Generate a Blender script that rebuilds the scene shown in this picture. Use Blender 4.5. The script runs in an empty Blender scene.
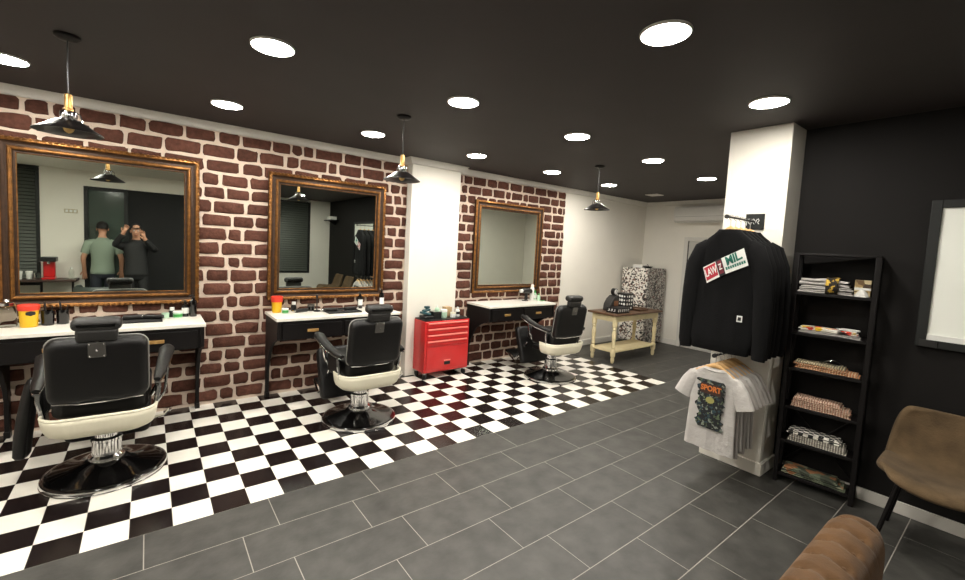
import bpy, math, random
from mathutils import Vector, Matrix
PI = math.pi
sin, cos = math.sin, math.cos
random.seed(7)
COL = bpy.context.scene.collection

# ------------------------------------------------------------------ materials
def srgb(c):
    return tuple(((v / 255) / 12.92 if v / 255 <= .04045 else (((v / 255) + .055) / 1.055) ** 2.4) for v in c) + (1,)

def mat(name, rgb, rough=.5, metal=0, var=.0, scale=8, bump=0, bscale=60, spec=.5, coat=0, sheen=0, island=0):
    m = bpy.data.materials.new(name); m.use_nodes = True
    nt = m.node_tree; b = nt.nodes['Principled BSDF']; L = nt.links.new
    col = srgb(rgb)
    b.inputs['Base Color'].default_value = col
    b.inputs['Roughness'].default_value = rough
    b.inputs['Metallic'].default_value = metal
    b.inputs['Specular IOR Level'].default_value = spec
    b.inputs['Coat Weight'].default_value = coat
    b.inputs['Sheen Weight'].default_value = sheen
    tc = nt.nodes.new('ShaderNodeTexCoord')
    if var or island:
        n = nt.nodes.new('ShaderNodeTexNoise'); n.inputs['Scale'].default_value = scale; n.inputs['Detail'].default_value = 5
        L(tc.outputs['Object'], n.inputs['Vector'])
        r = nt.nodes.new('ShaderNodeMapRange')
        r.inputs['From Min'].default_value = .3; r.inputs['From Max'].default_value = .7
        r.inputs['To Min'].default_value = 1 - var; r.inputs['To Max'].default_value = 1 + var
        L(n.outputs['Fac'], r.inputs['Value'])
        src = r.outputs['Result']
        if island:
            g = nt.nodes.new('ShaderNodeNewGeometry')
            r2 = nt.nodes.new('ShaderNodeMapRange')
            r2.inputs['To Min'].default_value = 1 - island; r2.inputs['To Max'].default_value = 1 + island
            L(g.outputs['Random Per Island'], r2.inputs['Value'])
            mu = nt.nodes.new('ShaderNodeMath'); mu.operation = 'MULTIPLY'
            L(src, mu.inputs[0]); L(r2.outputs['Result'], mu.inputs[1]); src = mu.outputs[0]
        v = nt.nodes.new('ShaderNodeVectorMath'); v.operation = 'SCALE'
        v.inputs[0].default_value = col[:3]
        L(src, v.inputs['Scale']); L(v.outputs['Vector'], b.inputs['Base Color'])
    if bump:
        n2 = nt.nodes.new('ShaderNodeTexNoise'); n2.inputs['Scale'].default_value = bscale; n2.inputs['Detail'].default_value = 4
        L(tc.outputs['Object'], n2.inputs['Vector'])
        bp = nt.nodes.new('ShaderNodeBump'); bp.inputs['Strength'].default_value = bump; bp.inputs['Distance'].default_value = .01
        L(n2.outputs['Fac'], bp.inputs['Height']); L(bp.outputs['Normal'], b.inputs['Normal'])
    return m

def emit(name, rgb, strength):
    m = bpy.data.materials.new(name); m.use_nodes = True
    nt = m.node_tree; nt.nodes.clear()
    e = nt.nodes.new('ShaderNodeEmission'); o = nt.nodes.new('ShaderNodeOutputMaterial')
    e.inputs['Color'].default_value = srgb(rgb); e.inputs['Strength'].default_value = strength
    nt.links.new(e.outputs[0], o.inputs[0]); return m

def glass(name, rgb, rough=.02, alpha=.25):
    m = bpy.data.materials.new(name); m.use_nodes = True
    b = m.node_tree.nodes['Principled BSDF']
    b.inputs['Base Color'].default_value = srgb(rgb); b.inputs['Roughness'].default_value = rough
    b.inputs['Transmission Weight'].default_value = 1; b.inputs['IOR'].default_value = 1.2
    return m

def blotch(name, base, inks, scale=30, rough=.5, cover=.45):
    """random patches of ink colours over a base colour (stickers, printed cloth)"""
    m = bpy.data.materials.new(name); m.use_nodes = True
    nt = m.node_tree; b = nt.nodes['Principled BSDF']; L = nt.links.new
    b.inputs['Roughness'].default_value = rough
    tc = nt.nodes.new('ShaderNodeTexCoord')
    w = nt.nodes.new('ShaderNodeTexNoise'); w.inputs['Scale'].default_value = scale * .7; w.inputs['Detail'].default_value = 2
    L(tc.outputs['Object'], w.inputs['Vector'])
    ad = nt.nodes.new('ShaderNodeVectorMath'); ad.operation = 'MULTIPLY_ADD'
    ad.inputs[1].default_value = (.06, .06, .06)
    L(w.outputs['Color'], ad.inputs[0]); L(tc.outputs['Object'], ad.inputs[2])
    v = nt.nodes.new('ShaderNodeTexVoronoi'); v.inputs['Scale'].default_value = scale
    L(ad.outputs[0], v.inputs['Vector'])
    sep = nt.nodes.new('ShaderNodeSeparateColor'); L(v.outputs['Color'], sep.inputs[0])
    cr = nt.nodes.new('ShaderNodeValToRGB'); cr.color_ramp.interpolation = 'CONSTANT'
    els = cr.color_ramp.elements
    els[0].position = 0; els[0].color = srgb(base); els[1].position = 1 - cover; els[1].color = srgb(inks[0])
    for k, c in enumerate(inks[1:]):
        e = els.new(1 - cover + cover * (k + 1) / len(inks)); e.color = srgb(c)
    L(sep.outputs[0], cr.inputs[0]); L(cr.outputs[0], b.inputs['Base Color'])
    return m

def checkmat(name, c1, c2, scale, rough=.8):
    m = bpy.data.materials.new(name); m.use_nodes = True
    nt = m.node_tree; b = nt.nodes['Principled BSDF']; b.inputs['Roughness'].default_value = rough
    tc = nt.nodes.new('ShaderNodeTexCoord'); k = nt.nodes.new('ShaderNodeTexChecker')
    k.inputs['Scale'].default_value = scale; k.inputs['Color1'].default_value = srgb(c1); k.inputs['Color2'].default_value = srgb(c2)
    nt.links.new(tc.outputs['Object'], k.inputs['Vector']); nt.links.new(k.outputs['Color'], b.inputs['Base Color'])
    return m

def knit(name, c1, c2, scale=55):
    m = bpy.data.materials.new(name); m.use_nodes = True
    nt = m.node_tree; b = nt.nodes['Principled BSDF']; b.inputs['Roughness'].default_value = .9; L = nt.links.new
    tc = nt.nodes.new('ShaderNodeTexCoord'); w = nt.nodes.new('ShaderNodeTexWave')
    w.inputs['Scale'].default_value = scale / 2.6; w.inputs['Distortion'].default_value = 1.2; w.bands_direction = 'X'
    L(tc.outputs['Object'], w.inputs['Vector'])
    mx = nt.nodes.new('ShaderNodeMix'); mx.data_type = 'RGBA'
    mx.inputs[6].default_value = srgb(c1); mx.inputs[7].default_value = srgb(c2)
    L(w.outputs['Fac'], mx.inputs[0]); L(mx.outputs[2], b.inputs['Base Color'])
    bp = nt.nodes.new('ShaderNodeBump'); bp.inputs['Strength'].default_value = .6; bp.inputs['Distance'].default_value = .01
    L(w.outputs['Fac'], bp.inputs['Height']); L(bp.outputs['Normal'], b.inputs['Normal'])
    return m

M = dict(
 ceil=mat('ceiling_paint', (52, 46, 45), .7, var=.06, scale=3),
 white=mat('white_paint', (222, 218, 208), .7, var=.015, scale=4, bump=.05, bscale=120),
 cornice=mat('cornice_paint', (215, 212, 205), .6),
 blackwall=mat('black_wall_paint', (20, 18, 17), .75, var=.05, scale=5, bump=.05, bscale=140, spec=.2),
 mortar=mat('mortar', (204, 186, 170), .9, var=.07, scale=14, bump=.5, bscale=70),
 brick=mat('brick', (84, 53, 43), .9, var=.26, scale=26, bump=.8, bscale=55, island=.2, spec=.2),
 grout=mat('grout', (150, 146, 138), .9),
 gtile=mat('grey_slate_tile', (60, 59, 56), .48, spec=.4, var=.34, scale=7, bump=.15, bscale=30, island=.1),
 btile=mat('black_tile', (22, 15, 15), .25, var=.15, scale=9),
 wtile=mat('white_tile', (226, 222, 212), .25, var=.02, scale=9),
 gold=mat('antique_gold', (122, 82, 40), .36, .75, var=.4, scale=30, bump=.2, bscale=90),
 goldshade=mat('shaded_gold', (54, 34, 18), .5, .4, var=.3, scale=30),  # for frame coves and sides: relief shade put into the gold colour
 mirror=mat('mirror_glass', (232, 240, 232), .012, 1),
 blackpaint=mat('black_lacquer', (14, 11, 11), .45, var=.1, scale=12, spec=.25),
 topwhite=mat('white_laminate', (226, 222, 212), .3),
 brass=mat('brass', (190, 150, 92), .35, .85),
 leather=mat('black_leather', (10, 9, 9), .45, spec=.35, bump=.12, bscale=220),
 leatherg=mat('grey_leather', (34, 33, 32), .45, spec=.4, bump=.12, bscale=220),
 cream=mat('cream_enamel', (224, 219, 198), .35),
 chrome=mat('chrome', (205, 205, 205), .12, 1),
 gloss=mat('gloss_black', (12, 11, 11), .14, .3, coat=.6),
 steel=mat('grey_steel', (120, 118, 114), .35, .9),
 piping=mat('light_piping', (150, 148, 142), .4),
 red=mat('red_enamel', (190, 32, 34), .3, var=.05, scale=10, coat=.3),
 redlip=mat('light_red_enamel', (236, 128, 118), .3),
 blackplastic=mat('black_plastic', (16, 16, 17), .4),
 rubber=mat('black_rubber', (14, 14, 14), .7),
 shade=mat('black_enamel_shade', (16, 13, 13), .36, .2, coat=.25),
 bulbglass=mat('amber_bulb', (230, 190, 120), .15, .2),
 lampon=emit('lit_diffuser', (255, 249, 238), 212),
 lampoff=mat('white_bezel', (225, 222, 216), .5),
 tablecream=mat('cream_painted_wood', (214, 200, 160), .5, var=.06, scale=14),
 wood=mat('brown_wood_top', (84, 60, 42), .4, var=.2, scale=10),
 darkwood=mat('dark_wood', (52, 34, 27), .4, var=.25, scale=10),
 hanger=mat('pale_wood', (202, 160, 104), .5, var=.1, scale=20),
 fridge=blotch('stickered_white', (226, 222, 214), [(30, 28, 28), (60, 55, 52), (120, 84, 70), (24, 22, 22), (60, 54, 50), (90, 60, 52)], 38, .35, .46),
 fridgeside=blotch('stickered_grey', (176, 172, 166), [(40, 38, 38), (80, 76, 74), (60, 58, 56), (30, 30, 32), (110, 104, 100), (96, 60, 58)], 42, .4, .55),
 hood=mat('black_fleece', (9, 9, 10), .95, bump=.3, bscale=200, spec=.2),
 hoodb=mat('charcoal_fleece', (12, 12, 13), .95, bump=.3, bscale=200, spec=.2),
 tee=mat('white_cotton', (180, 176, 172), .9, bump=.9, bscale=22),
 teeb=mat('off_white_cotton', (166, 161, 156), .9, bump=.9, bscale=22),
 ink=mat('black_print', (26, 26, 28), .8),
 inkred=mat('red_print', (176, 40, 56), .8),
 inkgreen=mat('green_print', (24, 104, 88), .8),
 inkwhite=mat('white_print', (222, 222, 218), .8),
 inkorange=mat('orange_print', (196, 110, 44), .8),
 teeart=blotch('dark_graphic_print', (22, 24, 26), [(40, 62, 70), (30, 30, 32), (84, 96, 72), (20, 20, 22), (120, 126, 116)], 60, .85, .5),
 suede=mat('brown_suede', (88, 72, 52), .95, var=.3, scale=8, bump=.3, bscale=90, sheen=.05, spec=.2),
 velvet=mat('tan_velvet', (92, 67, 43), .9, var=.22, scale=11, bump=.25, bscale=80, sheen=.1, spec=.2),
 blind=mat('white_blind', (232, 234, 226), .8),
 darkframe=mat('dark_grey_frame', (24, 26, 25), .5, spec=.3),
 baseb=mat('light_grey_baseboard', (196, 192, 184), .55, var=.05, scale=12),
 ac=mat('ac_plastic', (206, 204, 198), .4),
 doorp=mat('door_paint', (206, 203, 196), .5),
 dark=mat('dark_gap', (10, 10, 10), .9),
 yellow=mat('yellow_plastic', (222, 176, 24), .35),
 coral=mat('coral_lid', (222, 62, 46), .35),
 clear=glass('clear_glass', (235, 240, 236)),
 mint=mat('pale_mint', (176, 206, 182), .3),
 green=mat('green_plastic', (52, 140, 62), .4),
 teal=mat('dark_teal', (28, 66, 72), .4),
 beige=mat('kraft_card', (164, 138, 100), .8),
 label=mat('white_label', (220, 220, 216), .6),
 shutter=mat('grey_shutter', (70, 74, 68), .5, .3),
 glassdoor=mat('grey_green_glass', (64, 76, 70), .12),
 blackvoid=mat('black_matt_panel', (10, 10, 11), .8),
 skin=mat('skin', (190, 140, 112), .55),
 hair=mat('dark_hair', (22, 17, 14), .7, bump=.5, bscale=150),
 shirt=mat('sage_cotton', (132, 146, 130), .9, bump=.3, bscale=80),
 jean=mat('dark_denim', (34, 38, 46), .9),
 jacket=mat('black_jacket', (16, 16, 17), .7, bump=.2, bscale=90),
 greych=mat('dark_grey_leatherette', (50, 58, 55), .45, bump=.1, bscale=160),
 whiteknit=knit('white_knit', (210, 204, 192), (120, 114, 104)),
 orangeknit=knit('orange_knit', (186, 116, 72), (214, 184, 150)),
 pinkknit=knit('pink_knit', (176, 130, 106), (218, 192, 170)),
 creamknit=knit('cream_knit', (206, 190, 150), (120, 110, 96)),
 checkknit=checkmat('checked_cloth', (222, 218, 208), (24, 24, 24), 34),
 leopard=blotch('yellow_black_print', (196, 160, 60), [(24, 20, 14), (40, 30, 16)], 45, .8, .5),
 comic=blotch('bright_graphic_cloth', (224, 220, 208), [(24, 22, 22), (206, 60, 36), (214, 176, 40), (24, 22, 22), (226, 222, 212)], 24, .8, .65),
 forest=blotch('murky_graphic_cloth', (96, 104, 84), [(60, 66, 52), (150, 102, 66), (40, 44, 40), (128, 130, 108)], 16, .8, .75),
 picture=blotch('tan_picture', (196, 180, 140), [(100, 76, 44), (150, 126, 84), (60, 44, 30)], 26, .5, .5),
)

# ------------------------------------------------------------------ mesh builder
class MB:
    def __init__(s): s.v, s.f, s.mi = [], [], []
    def add(s, vs, fs, m=0):
        b = len(s.v); s.v += [tuple(v) for v in vs]
        for f in fs: s.f.append(tuple(b + i for i in f)); s.mi.append(m)
    def box(s, c, d, m=0, rot=None):
        x, y, z = (q / 2 for q in d)
        vs = [Vector((i * x, j * y, k * z)) for i in (-1, 1) for j in (-1, 1) for k in (-1, 1)]
        if rot is not None: vs = [rot @ v for v in vs]
        c = Vector(c); vs = [v + c for v in vs]
        s.add(vs, [(0, 1, 3, 2), (4, 6, 7, 5), (0, 4, 5, 1), (2, 3, 7, 6), (0, 2, 6, 4), (1, 5, 7, 3)], m)
        return s
    def bb(s, lo, hi, m=0):
        return s.box([(a + b) / 2 for a, b in zip(lo, hi)], [b - a for a, b in zip(lo, hi)], m)
    def loft(s, rings, m=0, caps=(True, True), closed=True):
        n = len(rings[0]); vs = [p for r in rings for p in r]; fs = []
        for i in range(len(rings) - 1):
            for j in range(n if closed else n - 1):
                k = (j + 1) % n
                fs.append((i * n + j, i * n + k, (i + 1) * n + k, (i + 1) * n + j))
        if caps[0]: fs.append(tuple(range(n - 1, -1, -1)))
        if caps[1]: fs.append(tuple(range((len(rings) - 1) * n, len(rings) * n)))
        s.add(vs, fs, m); return s
    def tube(s, pts, r, seg=10, m=0, caps=(True, True), flat=1):
        pts = [Vector(p) for p in pts]; n = len(pts); rings = []
        rr = r if isinstance(r, (list, tuple)) else [r] * n
        t0 = (pts[1] - pts[0]).normalized()
        u = t0.orthogonal().normalized() if abs(t0.z) > .95 else t0.cross(Vector((0, 0, 1))).normalized()
        for i in range(n):
            t = (pts[min(i + 1, n - 1)] - pts[max(i - 1, 0)]).normalized()
            u = (u - t * u.dot(t)).normalized(); w = t.cross(u)
            rings.append([pts[i] + u * (rr[i] * (-flat if flat < 0 else 1) * cos(2 * PI * k / seg)) + w * (rr[i] * (flat if flat > 0 else 1) * sin(2 * PI * k / seg)) for k in range(seg)])
        return s.loft(rings, m, caps)
    def lathe(s, prof, c=(0, 0, 0), seg=24, m=0, caps=(True, True), sx=1, sy=1):
        c = Vector(c)
        rings = [[c + Vector((r * sx * cos(2 * PI * k / seg), r * sy * sin(2 * PI * k / seg), z)) for k in range(seg)] for r, z in prof]
        return s.loft(rings, m, caps)
    def ball(s, c, r, seg=12, m=0):
        r = r if isinstance(r, (list, tuple)) else (r, r, r); k = seg // 2
        c = Vector(c); rings = []
        for i in range(k + 1):
            a = -PI / 2 + PI * (i if 0 < i < k else (i + (.03 if i == 0 else -.03))) / k
            rings.append([c + Vector((r[0] * cos(a) * cos(2 * PI * j / seg), r[1] * cos(a) * sin(2 * PI * j / seg), r[2] * sin(a))) for j in range(seg)])
        return s.loft(rings, m)
    def prism(s, poly, axis, a, b, m=0):
        def P(p, h):
            if axis == 'x': return (h, p[0], p[1])
            if axis == 'y': return (p[0], h, p[1])
            return (p[0], p[1], h)
        n = len(poly)
        s.add([P(p, a) for p in poly] + [P(p, b) for p in poly],
              [tuple(range(n))[::-1], tuple(range(n, 2 * n))] + [(i, (i + 1) % n, n + (i + 1) % n, n + i) for i in range(n)], m)
        return s
    def build(s, name, mats, parent=None, loc=None, rotz=0, bevel=0, seg=2, sharp=38, subsurf=0, solid=0, kind=None):
        me = bpy.data.meshes.new(name); me.from_pydata(s.v, [], s.f)
        for mm in (mats if isinstance(mats, (list, tuple)) else [mats]): me.materials.append(mm)
        me.polygons.foreach_set('material_index', s.mi)
        me.polygons.foreach_set('use_smooth', [True] * len(s.f))
        import bmesh
        bm = bmesh.new(); bm.from_mesh(me); bmesh.ops.recalc_face_normals(bm, faces=bm.faces); bm.to_mesh(me); bm.free()
        if not subsurf: me.set_sharp_from_angle(angle=math.radians(sharp))
        o = bpy.data.objects.new(name, me); COL.objects.link(o)
        if parent is not None: o.parent = parent
        if loc is not None: o.location = loc
        o.rotation_euler.z = rotz
        if solid:
            md = o.modifiers.new('solid', 'SOLIDIFY'); md.thickness = solid; md.offset = 0
        if bevel:
            md = o.modifiers.new('bevel', 'BEVEL'); md.width = bevel; md.segments = seg; md.limit_method = 'ANGLE'; md.angle_limit = math.radians(40)
        if subsurf:
            md = o.modifiers.new('sub', 'SUBSURF'); md.levels = subsurf; md.render_levels = subsurf
        if kind: o['kind'] = kind
        return o

def tag(o, label, cat, group=None):
    o['label'] = label; o['category'] = cat
    if group: o['group'] = group
    return o
def thing(name, label, cat, loc=(0, 0, 0), rotz=0, group=None):
    o = bpy.data.objects.new(name, None); o.empty_display_size = .1; COL.objects.link(o)
    o.location = loc; o.rotation_euler.z = rotz
    return tag(o, label, cat, group)
def copy_tree(o, parent=None):
    c = o.copy(); COL.objects.link(c)
    if parent is not None: c.parent = parent
    for ch in list(o.children): copy_tree(ch, c)
    return c
def again(o, label, loc, rotz=None):
    c = copy_tree(o); c.location = loc; c['label'] = label
    if rotz is not None: c.rotation_euler.z = rotz
    return c
def rbox_ring(cx, cy, hx, hy, r, z, n=5):
    out = []
    for sx, sy, a0 in ((1, 1, 0), (-1, 1, 90), (-1, -1, 180), (1, -1, 270)):
        for k in range(n):
            a = math.radians(a0 + 90 * k / (n - 1))
            out.append(Vector((cx + sx * (hx - r) + r * cos(a), cy + sy * (hy - r) + r * sin(a), z)))
    return out
def cushion(hx, hy, hz, r=.05, edge=.03, n=5, k=4):
    """rounded pad centred on the origin, as rings along z"""
    rings = []
    for i in range(k + 1):
        a = -PI / 2 + (PI / 2) * i / k
        e = edge * (1 - cos(a)); rings.append(rbox_ring(0, 0, hx - e, hy - e, max(r - e * .5, .006), -hz + edge + edge * sin(a), n))
    for i in range(k + 1):
        a = (PI / 2) * i / k
        e = edge * (1 - cos(a)); rings.append(rbox_ring(0, 0, hx - e, hy - e, max(r - e * .5, .006), hz - edge + edge * sin(a), n))
    return rings
def xf(rings, mtx): return [[mtx @ Vector(p) for p in r] for r in rings]
def TR(loc, rx=0, ry=0, rz=0):
    return Matrix.Translation(loc) @ Matrix.Rotation(rz, 4, 'Z') @ Matrix.Rotation(ry, 4, 'Y') @ Matrix.Rotation(rx, 4, 'X')
def text_mesh(txt, size, depth, bold=0):
    cu = bpy.data.curves.new('lettering', 'FONT'); cu.body = txt; cu.size = size; cu.extrude = depth; cu.offset = bold
    cu.align_x = 'CENTER'; cu.align_y = 'CENTER'; cu.resolution_u = 3
    o = bpy.data.objects.new('lettering', cu); COL.objects.link(o)
    dg = bpy.context.evaluated_depsgraph_get(); me = bpy.data.meshes.new_from_object(o.evaluated_get(dg))
    bpy.data.objects.remove(o); bpy.data.curves.remove(cu); return me
def text(name, txt, size, m, parent, mtx, depth=.001, bold=0, sx=1):
    me = text_mesh(txt, size, depth, bold); me.materials.clear(); me.materials.append(m)
    me.transform(mtx @ Matrix.Diagonal((sx, 1, 1, 1)))
    o = bpy.data.objects.new(name, me); COL.objects.link(o)
    if parent is not None: o.parent = parent
    return o

# ------------------------------------------------------------------ dimensions
H = 1.6804; T = .2; X0, Y0 = -.4882, 2.8334
YW, ZC, XB, XR = 4.798, 2.718, 8.0, 4.12
XL, YF1, YF2, XJ = -2.6, -.95, -2.6, 1.3

# ------------------------------------------------------------------ floor
fl = MB()
fl.bb((XL - .1, YF2 - .1, -.06), (XB + .1, YW + .1, -.0012), 0)
def tile(x0, y0, x1, y1, m, g=.0026):
    x0, x1 = max(x0, XL), min(x1, XB); y0, y1 = max(y0, YF2), min(y1, YW)
    if x1 - x0 < .01 or y1 - y0 < .01: return
    a, b, c, d = x0 + g, y0 + g, x1 - g, y1 - g
    fl.add([(a, b, 0), (c, b, 0), (c, d, 0), (a, d, 0), (a, b, -.002), (c, b, -.002), (c, d, -.002), (a, d, -.002)],
           [(0, 1, 2, 3), (0, 4, 5, 1), (1, 5, 6, 2), (2, 6, 7, 3), (3, 7, 4, 0)], m)
XE = X0 + 30 * T                       # far end of the chequered field
i0 = int((XL - X0) / T) - 1
for i in range(i0, 30):
    for j in range(10):
        tile(X0 + i * T, Y0 + j * T, X0 + (i + 1) * T, Y0 + (j + 1) * T, 3 if (i + j) % 2 else 2, .0012)
PX, PY = .635, .309
offs = [.613, 1.054]
r = 0; y = Y0
while y > YF2:
    x = offs[r % 2] - PX * 8
    while x < XB:
        tile(x, y - PY, x + PX, y, 1); x += PX
    y -= PY; r += 1
y = Y0; r = 1
while y < YW:
    x = offs[r % 2] - PX * 8
    while x < XB:
        if x + PX > XE: tile(max(x, XE), y, x + PX, y + PY, 1)
        x += PX
    y += PY; r += 1
fl.build('floor', [M['grout'], M['gtile'], M['btile'], M['wtile']], kind='structure')

# ------------------------------------------------------------------ room shell
MB().bb((XL - .1, YF2 - .1, ZC), (XB + .1, YW + .1, ZC + .08)).build('ceiling', M['ceil'], kind='structure')
PIL = (2.585, 3.315, 4.67)             # white pilaster between the brick panels
def brick_panel(mb, xa, xb, ztop, seed):
    rnd = random.Random(seed)
    mb.bb((xa, YW - .012, 0), (xb, YW, ztop), 1)
    z = ztop - .006; row = 0
    while z > .03:
        h = .107 * rnd.uniform(.93, 1.06); g = .026
        x = xa - rnd.uniform(.02, .28)
        while x < xb:
            w = rnd.choice([.1, .13, .17, .2, .22, .24, .26, .28]) * rnd.uniform(.9, 1.1)
            a, b = max(x, xa + .003), min(x + w, xb - .003)
            if b - a > .04:
                zb, zt = max(z - h, .004), z
                out = []
                rc = min(.026, (b - a) * .3, (zt - zb) * .4)
                for sx, sz, a0 in ((1, 1, 0), (-1, 1, 90), (-1, -1, 180), (1, -1, 270)):
                    cxx = (b if sx > 0 else a) - sx * rc; czz = (zt if sz > 0 else zb) - sz * rc
                    q = rc * rnd.choice([.45, .8, 1.05])
                    for k in range(3):
                        an = math.radians(a0 + 45 * k)
                        out.append((cxx + sx * (rc - q) + q * cos(an) + rnd.uniform(-.006, .006), czz + sz * (rc - q) + q * sin(an) + rnd.uniform(-.006, .006)))
                    if sz > 0 and sx > 0 or sz < 0 and sx < 0:
                        nx = (a + b) / 2 + rnd.uniform(-.02, .02)
                        out.append((nx, (zt if sz > 0 else zb) + rnd.uniform(-.006, .006)))
                mx, mz = sum(p[0] for p in out) / len(out), sum(p[1] for p in out) / len(out)
                def ins(p, d):
                    dx, dz = p[0] - mx, p[1] - mz; l = math.hypot(dx, dz); return (p[0] - dx / l * d, p[1] - dz / l * d)
                n = len(out)
                r0 = [(max(xa, min(xb, p[0])), YW - .011, max(.002, p[1])) for p in out]
                r1 = [(max(xa, min(xb, p[0])), YW - .019, max(.002, p[1])) for p in [ins(p, .004) for p in out]]
                r2 = [(p[0], YW - .025, p[1]) for p in [ins(p, .013) for p in out]]
                mb.loft([[Vector(p) for p in q] for q in (r0, r1, r2)], 0, (False, True))
            x += w + g * rnd.uniform(.7, 1.2)
        z -= h + g; row += 1
wl = MB()
wl.bb((XL - .1, YW, -.05), (XB + .1, YW + .1, ZC + .02), 2)
brick_panel(wl, XL, PIL[0], 2.652, 3)
brick_panel(wl, PIL[1], 5.545, 2.645, 11)
wl.build('wall_left', [M['brick'], M['mortar'], M['white']], kind='structure', sharp=50)
MB().bb((PIL[0], PIL[2], 0), (PIL[1], YW, ZC)).build('wall_pilaster', M['white'], kind='structure', bevel=.004)
# cornice following the wall and the pilaster
def sweep_cornice(mb, path, prof):
    rings = []
    n = len(path)
    for i, p in enumerate(path):
        p = Vector((*p, 0))
        d0 = (Vector((*path[i], 0)) - Vector((*path[i - 1], 0))).normalized() if i else None
        d1 = (Vector((*path[i + 1], 0)) - Vector((*path[i], 0))).normalized() if i < n - 1 else None
        nn = [Vector((d.y, -d.x, 0)) for d in (d0, d1) if d]
        if len(nn) == 2:
            b = (nn[0] + nn[1]).normalized(); k = 1 / max(.2, b.dot(nn[0])); b = b * k
        else: b = nn[0]
        rings.append([p + b * o + Vector((0, 0, z)) for o, z in prof])
    mb.loft(rings)
cor = MB()
prof = [(.0, ZC - .0005), (.075, ZC - .0005), (.072, ZC - .012), (.05, ZC - .03), (.036, ZC - .05), (.03, ZC - .066), (0, ZC - .072)]
sweep_cornice(cor, [(XL, YW), (PIL[0], YW), (PIL[0], PIL[2]), (PIL[1], PIL[2]), (PIL[1], YW), (XB, YW), (XB, 1.7)], prof)
cor.build('trim_1', M['cornice'], kind='structure', sharp=50)
MB().bb((XB, 1.2, -.05), (XB + .1, YW + .1, ZC + .02)).build('wall_back', M['white'], kind='structure')
MB().bb((XR, YF2 - .1, -.05), (XR + .12, 1.3, ZC + .02)).build('wall_right', M['blackwall'], kind='structure')
MB().bb((XR + .12, 1.2, -.05), (XB + .1, 1.3, ZC + .02)).build('wall_back_side', M['white'], kind='structure')
bsb = MB().bb((5.56, YW - .016, 0), (XB, YW, .1)).bb((XB - .016, 3.98, 0), (XB, YW - .016, .1))
bsb.build('baseboard_left', M['cornice'], kind='structure', bevel=.003)
MB().bb((XR - .016, -2.55, 0), (XR, 1.16, .085)).build('baseboard_right', M['baseb'], kind='structure', bevel=.003)
# free-standing white pillar by the black wall, with its skirting
pl = MB().bb((3.83, 1.17, 0), (XR + .14, 1.60, ZC)).bb((3.812, 1.152, 0), (XR + .02, 1.618, .1))
pl.build('wall_pillar', M['white'], kind='structure', bevel=.004)
# walls behind the photographer (they appear in the mirrors)
wf = MB()
wf.bb((XL - .1, YF1 - .1, -.05), (-2.1, YF1, ZC + .02)).bb((-1.5, YF1 - .1, -.05), (-.93, YF1, ZC + .02)).bb((-2.1, YF1 - .1, -.05), (-1.5, YF1, .62))
wf.bb((-.93, YF1 - .1, 2.42), (XJ, YF1, ZC + .02))
wf.bb((XJ, YF2 - .1, -.05), (2.72, YF2, ZC + .02)).bb((2.72, YF2 - .1, -.05), (3.58, YF2, .72)).bb((3.58, YF2 - .1, -.05), (XR + .1, YF2, ZC + .02)).bb((2.72, YF2 - .1, 2.66), (3.58, YF2, ZC + .02))
wf.bb((XJ, YF2, -.05), (XJ + .1, YF1, ZC + .02))
wf.build('wall_front', M['white'], kind='structure')
MB().bb((-.3, YF1 - .1, -.05), (XJ, YF1 - .03, 2.42)).build('wall_front_dark', M['blackvoid'], kind='structure')
MB().bb((XL - .1, YF1 - .1, -.05), (XL, YW + .1, ZC + .02)).build('wall_side', M['white'], kind='structure')
def slat_window(name, x0, x1, z0, z1, y):
    f = MB()
    for a, b in (((x0, z0), (x0 + .05, z1)), ((x1 - .05, z0), (x1, z1)), ((x0 + .05, z0), (x1 - .05, z0 + .05)), ((x0 + .05, z1 - .05), (x1 - .05, z1))):
        f.bb((a[0], y - .06, a[1]), (b[0], y + .01, b[1]))
    w = f.build(name, M['darkframe'], kind='structure')
    s = MB(); z = z0 + .05
    while z < z1 - .06:
        s.box(((x0 + x1) / 2, y - .045, z + .03), (x1 - x0 - .1, .012, .052), 0, Matrix.Rotation(.35, 3, 'X')); z += .06
    s.build('shutter', M['shutter'], w)
    MB().bb((x0, y - .1, z0), (x1, y - .09, z1)).build('pane', M['blackvoid'], w)
    return w
slat_window('window_2', -2.1, -1.5, .62, 2.66, YF1)
slat_window('window_3', 2.72, 3.58, .72, 2.66, YF2)
d2 = MB()
d2.bb((-.93, YF1 - .08, 0), (-.87, YF1 + .01, 2.42)).bb((-.36, YF1 - .08, 0), (-.3, YF1 + .01, 2.42)).bb((-.87, YF1 - .08, 2.36), (-.36, YF1 + .01, 2.42)).bb((-.87, YF1 - .08, 0), (-.36, YF1 + .01, .08))
d2 = d2.build('door_2', M['darkframe'], kind='structure')
MB().bb((-.87, YF1 - .05, .08), (-.36, YF1 - .03, 2.36)).build('pane', M['glassdoor'], d2)
MB().tube([(-.42, YF1 + .02, .95), (-.42, YF1 + .05, .97), (-.42, YF1 + .05, 1.25), (-.42, YF1 + .02, 1.27)], .012).build('handle', M['steel'], d2)
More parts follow.
